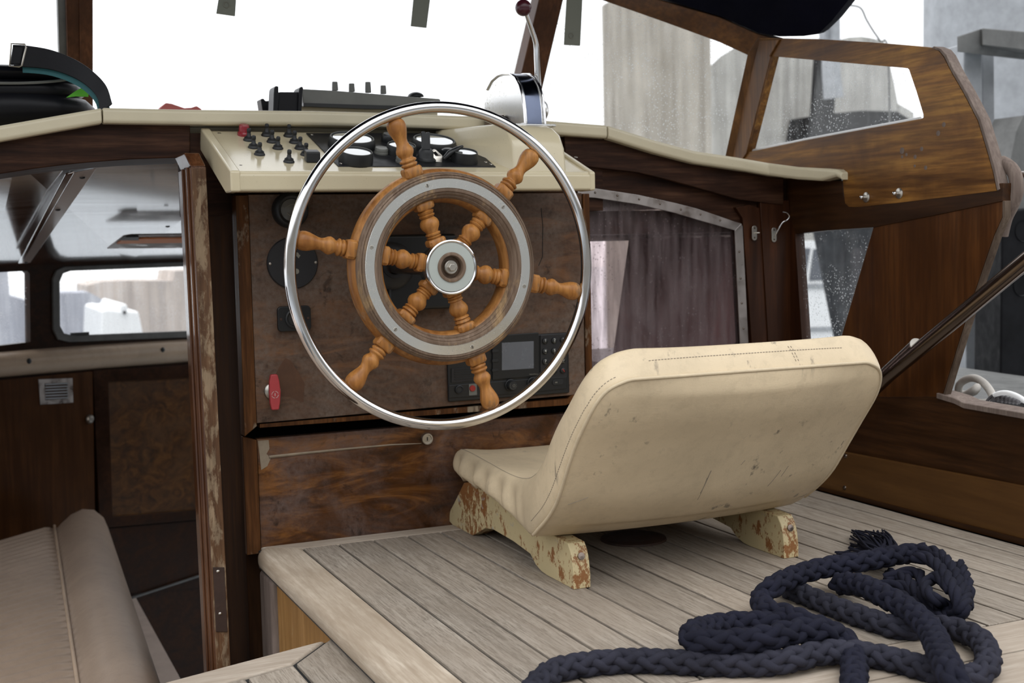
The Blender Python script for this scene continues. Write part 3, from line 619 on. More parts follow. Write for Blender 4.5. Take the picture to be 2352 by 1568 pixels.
for i, (px, py) in enumerate([(1942, 1047), (1940, 1120)]):
    c = onX(px, py, 1.396); o = mk('screw', lathe(B(), [(0.0, -0.002), (0.003, -0.0016), (0.0042, 0)], c, (1, 0, 0), 16), M['darksteel'], smooth=True)
    tag(o, ['upper screw at the end of the light brown plank', 'lower screw at the end of the light brown plank'][i], 'screw')
# weathered capping rail of the side at the far right
E = [onX(2150, 915, 1.398), onX(2190, 927, 1.398), onX(2212, 938, 1.398), onX(2352, 963, 1.398), onX(2700, 1028, 1.398), onX(4200, 1320, 1.398)]
st('trim_12', loft(B(), [[p, p + V((0, 0, 0.009)), p + V((0.035, 0, 0.011)), p + V((0.035, 0, 0))] for p in E]), M['grey_wood'], bev=0.0015, label='grey weathered capping rail at the right edge')
E = [onX(2255, 928, 1.42), onX(2352, 948, 1.42), onX(2700, 1012, 1.42)]
st('trim_13', loft(B(), [[p, p + V((0, 0, 0.003)), p + V((0.05, 0, 0.003)), p + V((0.05, 0, 0))] for p in E]), M['chrome'], label='polished strip on the capping rail under the cleat')
st('side_deck', prism(B(), [(1.436, 0.2, 0.10), (2.1, 0.2, 0.10), (2.1, 3.0, 0.16), (1.436, 3.0, 0.16)], (0, 0, -0.02)), M['galvdark'], label='grey side deck outside the cockpit')
# ================================================================= CABIN BELOW (left)
A1, A2 = onY(0, 700, 3.30), onY(440, 700, 3.30/0.9*1.0)
WPN = V((A2.y-A1.y, -(A2.x-A1.x), 0)).normalized()
if WPN.y > 0: WPN = -WPN
def PC(pts, off=0.0): return [onP(a, b, A1 + WPN*off, WPN) for a, b in pts]
cw_out = PC([(-700, 560), (1000, 550), (1000, 1560), (-700, 1560)])
h1 = PC([(-300, 640), (62, 622), (68, 628), (70, 785), (-300, 830)]); h2 = PC([(160, 619), (900, 592), (900, 740), (165, 773), (145, 768), (136, 750), (135, 645), (142, 626)])
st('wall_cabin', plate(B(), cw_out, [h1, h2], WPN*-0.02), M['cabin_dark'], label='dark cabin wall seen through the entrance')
w5 = st('window_5', prism(B(), PC([(-320, 610), (80, 610), (80, 800), (-320, 850)], -0.012), WPN*-0.003), M['glasscabin'], label='left cabin window seen through the entrance')
w6 = st('window_6', prism(B(), PC([(120, 600), (930, 580), (930, 790), (120, 790)], -0.012), WPN*-0.003), M['glasscabin'], label='wide cabin window with rounded corners beyond the door')
fr1 = PC([(150, 612), (914, 582), (914, 755), (160, 786), (134, 780), (123, 756), (122, 640), (131, 620)], 0.006)
mk('window_frame', plate(B(), fr1, [PC([(163, 622), (900, 594), (900, 741), (168, 770), (148, 765), (139, 748), (138, 647), (146, 628)], 0.006)], WPN*-0.012), M['galvdark'], w6, bev=0.002)
mk('window_catch', prism(B(), PC([(165, 764), (205, 762), (205, 769), (165, 770)], 0.010), WPN*-0.006), M['black'], w6)
pad_top = [(-200, 842), (0, 808), (150, 796), (300, 786), (385, 780), (600, 772)]; pad_bot = [(600, 822), (440, 828), (300, 838), (150, 850), (0, 867), (-200, 896)]
# padded beige strip, bulging
b = B(); rings = []
for k in range(13):
    t = k/12; xx = -200 + 800*t
    yt = 842-(xx+200)*0.17 if xx < 0 else 808 - xx*0.083 + (xx/600)**2*14; yb_ = 896-(xx+200)*0.145 if xx < 0 else 867 - xx*0.0887 + (xx/600)**2*6
    ring = []
    for j in range(9):
        a = j/8; off = 0.004 + 0.030*math.sin(PI*a)**0.6; ring.append(onP(xx, yt+(yb_-yt)*a, A1+WPN*off, WPN))
    ring.append(onP(xx, yb_, A1, WPN)); ring.append(onP(xx, yt, A1, WPN)); rings.append(ring)
pad = mk('padded_strip', loft(b, rings), M['pad'], smooth=True, auto=60, label='beige padded strip below the cabin windows', cat='padding')
for px, py in [(67, 829), (374, 803)]:
    c = onP(px, py, A1+WPN*0.034, WPN); mk('button', lathe(B(), [(0.0, 0.004), (0.005, 0.003), (0.007, 0.0)], c, WPN, 16), M['black'], pad, smooth=True)
# cupboards
st('trim_14', prism(B(), PC([(-600, 930), (205, 852), (212, 1240), (-600, 1300)], 0.002), WPN*0.012), M['cabin'], label='plain wooden cupboard front with the vent')
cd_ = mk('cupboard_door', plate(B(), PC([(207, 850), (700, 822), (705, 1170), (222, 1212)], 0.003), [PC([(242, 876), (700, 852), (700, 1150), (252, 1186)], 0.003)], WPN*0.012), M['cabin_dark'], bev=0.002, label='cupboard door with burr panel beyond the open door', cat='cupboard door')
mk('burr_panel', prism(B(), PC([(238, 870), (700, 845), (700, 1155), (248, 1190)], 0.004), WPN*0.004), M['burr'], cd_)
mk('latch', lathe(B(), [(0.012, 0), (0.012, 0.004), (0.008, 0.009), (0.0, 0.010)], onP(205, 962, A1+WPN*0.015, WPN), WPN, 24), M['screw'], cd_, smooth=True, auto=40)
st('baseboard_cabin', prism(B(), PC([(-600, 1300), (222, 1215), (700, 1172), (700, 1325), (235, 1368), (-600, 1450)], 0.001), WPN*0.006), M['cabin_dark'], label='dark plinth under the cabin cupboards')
vt = mk('air_vent', plate(B(), PC([(86, 871), (164, 868), (166, 924), (90, 929)], 0.012), [PC([(100, 880), (152, 878), (153, 915), (102, 919)], 0.012)], WPN*0.004), M['alu'], label='small bright louvred vent on the cabin cupboard', cat='vent')
for k in range(6):
    mk('louvre', prism(B(), PC([(100, 881+6.5*k), (152, 878.5+6.5*k), (152, 881.5+6.5*k), (100, 884+6.5*k)], 0.010), WPN*0.007), M['galv'], vt)
# cabin sole
zs = onP(400, 1338, A1, WPN).z
st('floor', box(B(), (-2.2, 1.2, zs-0.03), (0.42, 4.3, zs)), M['lino'], label='grey-brown cabin floor')
Wd_ = (A2-A1).normalized(); e0 = A1 + WPN*0.012 - Wd_*0.5; e1 = A1 + WPN*0.012 + Wd_*1.6
st('trim_15', prism(B(), [V((e0.x, e0.y, zs)), V((e1.x, e1.y, zs)), V((e1.x, e1.y, zs+0.004)), V((e0.x, e0.y, zs+0.004))], WPN*0.008), M['galvdark'], label='thin metal strip where the cabin floor meets the plinth')
# glossy cabin ceiling sloping down forward
cA, cB = onP(-700, 640, A1, WPN), onP(700, 600, A1, WPN)
zc = onP(200, 607, A1, WPN).z
c0 = onY(100, 395, 2.05)
def CZf(x, y):
    # plane through header underside and top of the cabin wall
    ty = (y-2.03)/((A1 + (A2-A1)*((x-A1.x)/(A2.x-A1.x))).y-2.03); return 0.585 + (zc-0.585)*ty
b = B(); xs_ = [-1.6, -0.9, -0.3, 0.1, 0.45, 0.96]
rings = []
for x in xs_:
    yfar = (A1 + (A2-A1)*((x-A1.x)/(A2.x-A1.x))).y + 0.02
    rings.append([V((x, 2.02, 0.586)), V((x, yfar, zc)), V((x, yfar, zc+0.015)), V((x, 2.02, 0.60))])
st('ceiling', loft(b, rings), M['ceil'], label='glossy varnished cabin ceiling reflecting the windows')
CP = V((0, 2.03, 0.585)); Cn = V((0, 0.585-zc, 1.45)).normalized()
yfar0 = (A1 + (A2-A1)*((0.0-A1.x)/(A2.x-A1.x))).y; Cn = V((0, (0.585-zc), (yfar0-2.03))).normalized()
def PCe(pts, off=0.0): return [onP(a, b, CP - Cn*off, Cn) for a, b in pts]
st('trim_16', prism(B(), PCe([(166, 398), (221, 388), (70, 603), (42, 605)], 0.002), Cn*0.0015), M['ceil_strip'], bev=0.001, label='wide glossy cover strip across the cabin ceiling')
st('trim_17', prism(B(), PCe([(150, 402), (172, 396), (52, 603), (42, 605)], 0.005), Cn*0.0035), M['ceil'], bev=0.002, label='narrow ridge strip on the cabin ceiling')
lt = mk('skylight_reflection', prism(B(), PCe([(246, 571), (283, 543), (300, 540), (600, 536), (600, 568)], 0.004), Cn*0.003), M['alu'], bev=0.001, label='flat metal-framed slab standing in for a skylight reflection on the cabin ceiling', cat='reflection_slab')  # skylight reflection on the ceiling built as a solid slab
mk('orange_strip', prism(B(), PCe([(268, 560), (284, 549), (600, 545), (600, 555)], 0.006), Cn*0.002), plain('orange_reflection_strip', (0.75, 0.24, 0.06), 0.4), lt)
mk('end_cap', prism(B(), PCe([(274, 552), (290, 545), (318, 544), (319, 552)], 0.009), Cn*0.003), M['black'], lt)
for px, py in [(133, 481), (385, 519), (60, 602), (189, 407)]:
    mk('ceiling_screw', lathe(B(), [(0.0, -0.003), (0.004, -0.002), (0.005, 0)], PCe([(px, py)], 0.002)[0], Cn, 12), M['black'], lt if px == 385 else None, smooth=True, **({} if px == 385 else dict(label={133: 'dark screw in the middle of the ceiling cover strip', 60: 'dark screw at the lower end of the ceiling cover strip', 189: 'dark screw at the upper end of the ceiling cover strip'}[px], cat='screw')))
# cabin end walls, left open in places to let added daylight in
st('wall_left', box(B(), (-1.75, 1.9, zs), (-1.70, 3.4, 0.10)), M['cabin_dark'], label='far left cabin wall below the added window')
st('wall_left', box(B(), (-1.75, 1.9, 0.44), (-1.70, 3.4, 0.6)), M['cabin_dark'], label='far left cabin wall above the added window')
st('added_window', box(B(), (-1.728, 1.9, 0.09), (-1.724, 3.4, 0.45)), M['glassclear'], label='unseen far left window added to let daylight into the cabin')  # added out of view to brighten the dark cabin
st('wall_cabin', box(B(), (1.52, 1.95, zs), (1.55, 4.2, 0.10)), M['cabin_dark'], label='starboard cabin wall')  # upper part left open so that daylight reaches the curtains

for i, (px, py, r) in enumerate([(2072, 346, 0.0052), (2072, 360, 0.0025), (2082, 355, 0.0027), (2117, 342, 0.0036), (2102, 360, 0.0034), (2101, 381, 0.0022), (2126, 385, 0.0034), (2155, 306, 0.0042), (2168, 286, 0.0038)]):
    c = onX(px, py, wx-0.0001); mk('water_stain', lathe(B(), [(0, -0.0003), (r, -0.0002), (r, 0.0)], c, (1, 0, 0), 18), M['grey_wood'], wing)
st('added_deckhead', box(B(), (1.0, 1.935, 0.46), (1.50, 2.66, 0.50)), M['cabin_dark'], label='dark deckhead added above the curtains to darken the top of the smoked pane')  # added to keep the pane dark above the curtains
# ================================================================= HELM CONSOLE
con = thing('helm_console', (0.68, 1.9, -0.03), 'dark wooden helm console with cream sloping dashboard behind the wheel', 'console')
mk('carcass', box(B(), (0.393, 1.901, -0.9), (0.965, 2.20, 0.572)), M['console_side'], con, bev=0.002)
yp = 1.860
up_ = [(0.408, yp, 0.190), (0.940, yp, 0.196), (0.957, yp, 0.22), (0.957, yp, 0.528), (0.408, yp, 0.528)]
pan = mk('front_panel', prism(B(), up_, (0, 0.024, 0)), M['panel'], con, bev=0.001, label='hazy burr veneer panel with peeling varnish')
mk('side_trim', prism(B(), [(0.389, 1.858, 0.172), (0.4075, 1.858, 0.186), (0.4075, 1.858, 0.527), (0.389, 1.858, 0.527)], (0, 0.03, 0)), M['trimwood'], con, bev=0.001)
mk('side_trim', box(B(), (0.958, 1.858, 0.0), (0.970, 1.89, 0.527)), M['trimwood'], con, bev=0.001)
mk('bottom_trim', prism(B(), PY([(597, 974), (1305, 915), (1345, 870), (1352, 905), (1300, 930), (597, 982)], 1.861), (0, 0.02, 0)), M['trimwood'], con)
mk('slot_shade', box(B(), (0.396, 1.897, 0.150), (0.963, 1.900, 0.205)), M['pit'], con)  # black sheet stands in for the shade inside the slot
mk('side_trim', prism(B(), [(0.389, 1.874, -0.01), (0.410, 1.874, -0.01), (0.410, 1.874, 0.163), (0.389, 1.874, 0.170)], (0, 0.012, 0)), M['trimwood'], con, bev=0.001)
flap = mk('drop_flap', box(B(), (0.412, 1.882, -0.02), (0.985, 1.90, 0.163)), M['flap'], con, bev=0.0012, label='burr walnut drop-down flap')
sc = [onY(a, b, 1.8815) for a, b in [(618, 1049), (700, 1040), (800, 1030), (900, 1021), (968, 1018)]]
mk('chipped_line', tube(B(), sc, [0.0024, 0.0020, 0.0017, 0.0012, 0.0005], 6), M['scratch'], flap)
mk('chipped_corner', prism(B(), PY([(592, 1012), (617, 1010), (619, 1030), (612, 1042), (622, 1052), (614, 1070), (600, 1079), (597, 1050)], 1.8815), (0, 0.001, 0)), M['scratch'], flap)
kl = onY(980, 1007, 1.880)
lk = mk('lock', lathe(B(), [(0.0, -0.003), (0.0062, -0.003), (0.0068, -0.005), (0.0088, -0.005), (0.0095, -0.003), (0.0095, 0.003)], kl, (0, 1, 0), 28), M['screw'], con, smooth=True, auto=35)
mk('keyhole', box(B(), kl + V((-0.0008, -0.0036, -0.003)), kl + V((0.0008, -0.0028, 0.003))), M['black'], lk)
# peeled patch of varnish, lying a hair proud with a lifted edge
pp = PY([(640, 845), (655, 822), (668, 828), (690, 862), (700, 880), (697, 924), (680, 918), (668, 912), (640, 910), (643, 880), (632, 862)], 1.8598)
mk('peeled_patch', prism(B(), pp, (0, 0.0006, 0)), M['barewood'], pan, label='bare brown patch where the veneer has lifted')
mk('crack', tube(B(), PY([(1243, 478), (1247, 520), (1246, 560), (1246, 590), (1237, 610)], 1.8598), 0.0006, 5), M['black'], pan)
# ---- sloping cream dash with raised side lips
xl, xr = 0.350, 0.898
def DS(x, y, off=0.0):  # a point on the slope
    z = 0.553 + (y-1.70)*0.3751; return V((x, y, z)) + S3*off
yd = 1.900
dash = mk('dashboard', prism(B(), [V((xl+0.004, 1.700, 0.5255)), V((xl+0.004, 1.700, 0.5495)), DS(xl+0.004, yd, -0.004), DS(xl+0.004, yd, -0.032), V((xl+0.004, 1.735, 0.5255))], (xr-xl-0.008, 0, 0)), M['cream'], con, bev=0.004, seg=4, label='cream-painted sloping dashboard')
def slopebox(x0, x1, y0, y1, h0, h1): return prism(B(), [DS(x0, y0, h0), DS(x1, y0, h0), DS(x1, y1, h0), DS(x0, y1, h0)], S3*(h1-h0))
mk('lip', prism(B(), [V((xl, 1.699, 0.525)), DS(xl, 1.699, 0), DS(xl, yd, 0), DS(xl, yd, -0.034), V((xl, 1.738, 0.525))], (0.014, 0, 0)), M['cream'], dash, bev=0.003, seg=3)
mk('lip', prism(B(), [V((xr-0.010, 1.699, 0.525)), DS(xr-0.010, 1.699, 0), DS(xr-0.010, yd, 0), DS(xr-0.010, yd, -0.034), V((xr-0.010, 1.738, 0.525))], (0.010, 0, 0)), M['cream'], dash, bev=0.003, seg=3)
mk('lip', slopebox(xl+0.01, xr-0.008, 1.7005, 1.709, -0.02, -0.0015), M['cream'], dash, bev=0.003, seg=3)
def PD(px, py, off=-0.004): return onP(px, py, S3P + S3*off, S3)
def N3(h): return S3*h
sd_ = V((0, 0.9363, 0.3512))      # up the slope
# toggle switches with rubber boots
tog = None
def toggle(c):
    k = mk('toggle_switch', lathe(B(), [(0.0078, 0), (0.0078, 0.0018), (0.0068, 0.003), (0.0062, 0.0042), (0.0066, 0.005), (0.0050, 0.0062), (0.0032, 0.0075), (0.0028, 0.011), (0.0024, 0.0118), (0.0031, 0.013), (0.0031, 0.0168), (0.0022, 0.0182), (0, 0.0186)], c, S3 + V((0, 0, 0.10)), 20), M['rubber'], con, smooth=True, label='black rubber-booted toggle switch')
    return k
TG = [(571, 323), (582, 340), (596, 356), (612, 312), (624.5, 327), (638, 342), (663, 313.5), (676, 328.5), (688.5, 342.5), (702, 357), (663.5, 373)]
for a, b_ in TG:
    c = PD(a, b_)
    if tog is None: tog = toggle(c)
    else:
        t2 = tog.copy(); C.objects.link(t2); t2.location = c - (PD(*TG[0]) - WORLD[tog.name]) - WORLD[con.name]
rc = PD(560, 311)
mk('warning_button', lathe(B(), [(0.0095, 0), (0.0095, 0.004), (0.0078, 0.006), (0.0074, 0.015), (0.0062, 0.0165), (0, 0.0168)], rc, S3, 10), M['redcap'], con, smooth=True, auto=35, label='red flat-topped button')
rb = PD(718, 373)
mk('rocker_switch', prism(B(), [rb+V((-0.0100, -0.006, -0.001)), rb+V((0.0100, -0.006, -0.001)), rb+V((0.0100, 0.008, 0.004)), rb+V((-0.0100, 0.008, 0.004))], V((0, -0.001, 0.015))), M['black'], con, bev=0.0018, seg=3, label='square black rocker switch')
for a, b_ in [(609, 373), (651, 358)]:
    c = PD(a, b_); mk('switch_hole', lathe(B(), [(0.0, 0.0004), (0.0042, 0.0004), (0.0044, 0.0)], c, S3, 16), M['black'], dash)
for a, b_ in [(503.5, 306), (553, 380), (1323, 361), (1250, 300)][:3]:
    c = PD(a, b_); mk('screw', lathe(B(), [(0.0, 0.0008), (0.0024, 0.0006), (0.0030, 0.0)], c, S3, 12), M['screw'], dash, smooth=True)
# black gauge plate
gp = mk('gauge_plate', prism(B(), [PD(703, 305, -0.002), PD(777, 381, -0.002), PD(1139, 382.5, -0.002), PD(1052, 306, -0.002)], -S3*0.002), M['blackplate'], con, bev=0.0006, label='black plate carrying the round gauges')
for a, b_ in [(716, 309), (1128, 377), (1116, 372), (784, 375)]:
    c = PD(a, b_, -0.002); mk('screw', lathe(B(), [(0.0, 0.0012), (0.0020, 0.0008), (0.0026, 0.0)], c, S3, 12), M['screw'], gp, smooth=True)
def gauge(px, py, r, h, name='gauge', label=None, fit=True):
    # px,py : centre of the top rim of the bezel
    c = onP(px, py, S3P + S3*(h-0.002), S3) - S3*h
    g = mk(name, lathe(B(), [(r, 0), (r, h*0.35), (r*0.97, h*0.8), (r*0.93, h), (r*0.87, h+0.0002), (r*0.84, h-0.002), (r*0.84, h-0.004), (0.0, h-0.004)], c, S3, 48), M['rubber'], con, smooth=True, auto=40, label=label)
    mk('glass', lathe(B(), [(r*0.84, h-0.0035), (r*0.835, h-0.0016), (r*0.81, h-0.0011), (0.0, h-0.0010)], c, S3, 48), M['gaugeglass'], g, smooth=True, auto=12)
    d = mk('rim', lathe(B(), [(r*0.925, h+0.0001), (r*0.905, h+0.0007), (r*0.885, h+0.0001)], c, S3, 48), M['greyplastic'], g, smooth=True)
    return g
gauge(809, 315, 0.0350, 0.014, label='large round gauge at the far left of the plate')
gauge(819, 347, 0.0245, 0.016, label='smaller gauge at the near left of the plate')
gauge(923, 332, 0.0225, 0.014, label='small gauge in the middle of the plate')
gauge(998, 320, 0.0345, 0.013, label='large round gauge at the far right of the plate')
gauge(1069, 347.5, 0.0198, 0.016, label='small gauge at the near right of the plate')
c = PD(894, 325, -0.002); mk('blanking_cap', lathe(B(), [(0.0125, 0), (0.0125, 0.009), (0.010, 0.0125), (0, 0.013)], c, S3, 24), M['black'], con, smooth=True, auto=40)
for (a, b_, r) in [(876, 352, 0.0102), (924, 372, 0.0095)]:
    c = PD(a, b_, -0.002)
    mk('indicator_knob', lathe(B(), [(r*1.05, 0), (r*1.05, 0.0025), (r, 0.003), (r, 0.0075), (r*0.9, 0.0088), (r*0.5, 0.0082), (0, 0.008)], c, S3, 28), M['knobgrey'], con, smooth=True, auto=40, label='grey domed indicator')
ck = PD(977, 369, -0.002)
ig = mk('ignition_switch', lathe(B(), [(0.0155, 0), (0.0155, 0.003), (0.0125, 0.005), (0.0115, 0.006), (0.0108, 0.014), (0.0075, 0.018), (0, 0.018)], ck, S3, 28), M['rubber'], con, smooth=True, auto=40, label='black key switch with the key in it')
k0 = ck + S3*0.016
mk('key', prism(B(), [k0 + V((-0.007, -0.002, 0)), k0 + V((0.006, -0.002, 0)), k0 + V((0.0065, 0.0, 0.026)), k0 + V((0.0022, 0.0, 0.0262)), k0 + V((0.0005, 0.0, 0.024)), k0 + V((-0.002, 0.0, 0.0275)), k0 + V((-0.0062, 0.0, 0.0265))], (0, 0.0045, 0)), M['black'], ig, bev=0.0012, seg=3)
ct = PD(1006, 372, -0.002)
tg = mk('key_tag', plate(B(), [ct + V((-0.006, -0.001, 0.0)), ct + V((0.006, -0.001, -0.001)), ct + V((0.0075, -0.001, 0.009)), ct + V((-0.001, 0.006, 0.019)), ct + V((-0.009, 0.006, 0.015))], [[ct + V((-0.002, 0.002, 0.009)), ct + V((0.003, 0.0025, 0.009)), ct + V((-0.001, 0.005, 0.0155)), ct + V((-0.005, 0.005, 0.0145))]], (0, 0.006, 0.001)), M['screw'], con, bev=0.0008, label='small steel key tag')
lv = [PD(1019, 365, 0.004), PD(1032, 352, 0.012), PD(1048, 343, 0.016), PD(1062, 336, 0.018)]
mk('switch_cap', lathe(B(), [(0.0095, 0), (0.0095, 0.004), (0.011, 0.005), (0.011, 0.008), (0.008, 0.010), (0, 0.0105)], PD(1030, 357, 0.002), S3, 20), M['black'], con, smooth=True, auto=40)
mk('cap_lever', tube(B(), lv, [0.003, 0.0045, 0.004, 0.002], 8), M['black'], con, smooth=True)
# raised cream pod under the throttle
pz = 0.6345
F1, F2 = V((0.773, 1.712, 0.5495)), V((0.857, 1.712, 0.5495))
zt = pz - 0.001
r0 = [F1 + V((0, 0, -0.004)), V((0.773, 1.712, 0.552)), F2 + V((0, 0, 0)), F2 + V((0.0, 0, -0.004))]
b = B()
prof_ = [(0.000, 1.712), (0.5, 1.718), (0.75, 1.728), (0.9, 1.742), (0.97, 1.757), (1.0, 1.78)]
rings = []
ztop = onY(1285, 291, 1.80).z; zb = 0.548
for t, y in prof_:
    z = zb + (ztop-zb)*t
    xr2 = 0.857 - 0.000 - 0.014*max(0, (t-0.6)/0.4)**2
    xl2 = 0.776
    ybk = 1.899
    xlb = 0.700 + (0.776-0.700)*0.25*t
    rings.append([V((xl2, y, z)), V((xr2-0.004, y, z)), V((xr2, y+0.004, z)), V((xr2, ybk, z if z > 0.62 else 0.60)), V((xlb, ybk, max(z, 0.612))), V((xl2-0.006, y+0.004, z))])
pod = mk('throttle_pod', loft(b, rings), M['cream'], con, bev=0.003, seg=3, label='raised cream housing under the throttle')
# ---- fittings on the front panel
c = onY(664, 483, yp)
g = mk('compass_gauge', lathe(B(), [(0.0265, 0), (0.0265, -0.012), (0.0245, -0.019), (0.021, -0.021), (0.0175, -0.019), (0.0165, -0.014), (0, -0.014)], c, (0, 1, 0), 40), M['rubber'], con, smooth=True, auto=45, label='round black gauge with hazed glass')
mk('glass', lathe(B(), [(0.0168, -0.0145), (0.0165, -0.0165), (0.009, -0.018), (0, -0.0185)], c, (0, 1, 0), 32), M['gaugeglass2'], g, smooth=True)
mk('pointer', tube(B(), [c + V((-0.009, -0.0192, -0.004)), c + V((0.001, -0.0195, -0.011))], 0.0005, 5), M['dimwhite'], g)
mk('pointer', tube(B(), [c + V((-0.010, -0.0192, 0.004)), c + V((-0.002, -0.0195, 0.008)), c + V((0.008, -0.0192, 0.009))], 0.0004, 5), M['dimwhite'], g)
c = onY(671, 604, yp)
cv = mk('round_cover', lathe(B(), [(0.0385, 0), (0.0385, -0.0035), (0.0372, -0.0048), (0, -0.0048)], c, (0, 1, 0), 48), M['blackplate'], con, smooth=True, auto=40, label='round black cover plate with two screws')
for dx in (-0.0345, 0.0345):
    q = c + V((dx, -0.0048, 0)); mk('screw', lathe(B(), [(0.0, -0.0016), (0.0018, -0.0012), (0.0024, 0)], q, (0, 1, 0), 12), M['screw'], cv, smooth=True)
text(cv, 'lettering', 'CE', onY(690, 569, yp-0.0052), (1, 0, 0), (0, 0, 1), 0.0085, M['dimwhite'])
for a, b_, r in [(682, 584, 0.003), (681, 623, 0.004)]:
    q = onY(a, b_, yp-0.0048); mk('marking', lathe(B(), [(0.0, -0.0003), (r, -0.0003), (r, 0)], q, (0, 1, 0), 20), M['dimwhite'], cv)
mk('marking', prism(B(), [onY(a, b_, yp-0.0052) for a, b_ in [(683, 582), (690, 586), (686, 593), (682, 589)]], (0, -0.0002, 0)), M['dimwhite'], cv)
c = onY(674, 731, yp)
def rrect(c, w, h, r, n=5, ax=V((1, 0, 0)), az=V((0, 0, 1))):
    out = []
    for sx_, sz_, a0_ in ((1, 1, 0), (-1, 1, PI/2), (-1, -1, PI), (1, -1, 1.5*PI)):
        for k in range(n): a = a0_ + PI/2*k/(n-1); out.append(c + ax*(sx_*(w/2-r) + r*math.cos(a)) + az*(sz_*(h/2-r) + r*math.sin(a)))
    return out
so_ = mk('socket', prism(B(), rrect(c, 0.0505, 0.0375, 0.006), (0, -0.007, 0)), M['black'], con, bev=0.0015, seg=3, label='black rounded square socket')
mk('socket_ring', lathe(B(), [(0.0145, -0.007), (0.0145, -0.010), (0.0125, -0.011), (0.0105, -0.010), (0.0100, -0.0085), (0, -0.0085)], c, (0, 1, 0), 32), M['rubber'], so_, smooth=True, auto=45)
for dx in (-0.0205, 0.0205):
    q = c + V((dx, -0.007, 0)); mk('screw', lathe(B(), [(0.0, -0.0008), (0.0018, -0.0006), (0.0022, 0)], q, (0, 1, 0), 12), M['rust'], so_, smooth=True)
c = onY(625, 898, yp)
bs_ = mk('battery_switch', lathe(B(), [(0.0125, 0), (0.0125, -0.003), (0.0105, -0.005), (0.006, -0.006), (0.006, -0.009), (0, -0.009)], c, (0, 1, 0), 32), M['screw'], con, smooth=True, auto=40, label='battery switch with a long red handle')
hw = 0.0073; hh = 0.0265
hp = [c + V((x, -0.009, z)) for x, z in [(-hw*0.75, -hh), (hw*0.75, -hh), (hw*1.05, -hh*0.6), (hw*1.25, 0), (hw*1.05, hh*0.6), (hw*0.7, hh), (-hw*0.7, hh), (-hw*1.0, hh*0.6), (-hw*1.1, 0), (-hw*1.0, -hh*0.6)]]
rh = mk('handle', prism(B(), hp, (0, -0.009, 0)), M['red'], bs_, bev=0.0022, seg=4, label='red plastic handle')
for a0_ in (0.3, 1.87, 3.44, 5.01):
    mk('emblem_ring', tube(B(), [c + V((0.0050*math.cos(a0_+k*0.2), -0.0183, 0.0050*math.sin(a0_+k*0.2)-0.0035)) for k in range(7)], 0.00028, 5), M['white'], rh)
text(rh, 'lettering', 'I', c + V((0.0, -0.0182, -0.0035)), (1, 0, 0), (0, 0, 1), 0.006, M['white'])
# ================================================================= VHF RADIO
yv = 1.857
rx0, rx1 = onY(1027, 850, yv).x, onY(1305, 830, yv).x
rz0, rz1 = onY(1170, 912, yv).z, onY(1302, 763, yv).z
rad = thing('marine_radio', ((rx0+rx1)/2, yv, rz0), 'black marine radio with keypad and grey screen let into the console', 'radio')
body = mk('casing', box(B(), (rx0, yv-0.004, rz0), (rx1, yv+0.003, rz1)), M['black'], rad, bev=0.0025, seg=3)
mk('face_plate', prism(B(), [onY(a, b_, yv-0.004) for a, b_ in [(1150, 769), (1236, 763), (1236, 858), (1222, 864), (1130, 872), (1130, 780)]], (0, -0.003, 0)), M['black'], rad, bev=0.001)
mk('screen', prism(B(), [onY(a, b_, yv-0.007) for a, b_ in [(1152.5, 787), (1225.5, 783), (1225.5, 845.5), (1152.5, 850)]], (0, -0.0006, 0)), M['screen'], rad)
mk('keypad_plate', prism(B(), [onY(a, b_, yv-0.004) for a, b_ in [(1240, 769), (1302, 765), (1302, 864), (1240, 871)]], (0, -0.002, 0)), M['blackplate'], rad, bev=0.001)
kx = [1251.5, 1272.3, 1292.5]; ky = [783, 806.6, 830, 853]
keys = ['1', '2', '3', '4', '5', '6', '7', '8', '9', 'DW', '0', '']
subs = ['...', 'ABC', 'DEF', 'GHI', 'JKL', 'MNO', 'PQRS', 'TUV', 'WXYZ', '', '', '']
for r in range(4):
    for q in range(3):
        c = onY(kx[q], ky[r] - (q*1.3), yv-0.006); s = keys[r*3+q]
        kb = mk('key', lathe(B(), [(0.0050, 0), (0.0050, -0.0018), (0.0042, -0.0028), (0, -0.003)], c, (0, 1, 0), 20), M['rubber'], rad, smooth=True, auto=50)
        if s: text(kb, 'lettering', s, c + V((0, -0.0031, 0.0008)), (1, 0, 0), (0, 0, 1), 0.0062 if len(s) == 1 else 0.005, M['white'], 0.0001)
        if subs[r*3+q]: text(kb, 'lettering', subs[r*3+q], c + V((0, -0.0031, -0.0033)), (1, 0, 0), (0, 0, 1), 0.0017, M['dimwhite'], 0.0001)
        if r == 3 and q == 2: mk('marking', prism(B(), [c + V((x, -0.0031, z)) for x, z in [(-0.002, 0.002), (-0.001, 0.003), (0.002, -0.001), (0.002, -0.003)]], (0, -0.0002, 0)), M['redbutton'], kb)
mk('lower_strip', prism(B(), [onY(a, b_, yv-0.004) for a, b_ in [(1030, 884), (1128, 876), (1236, 868), (1301, 864), (1301, 892), (1236, 899), (1128, 908), (1030, 914)]], (0, -0.002, 0)), M['black'], rad, bev=0.001)
mk('speaker_grille', prism(B(), [onY(a, b_, yv-0.004) for a, b_ in [(1036, 846), (1095, 842), (1095, 872), (1036, 878)]], (0, -0.0018, 0)), M['blackplate'], rad)
for k in range(5):
    mk('grille_bar', prism(B(), [onY(a, b_ + 5.6*k, yv-0.0058) for a, b_ in [(1044, 848), (1092, 844.5), (1092, 846.5), (1044, 850)]], (0, -0.0009, 0)), M['black'], rad)
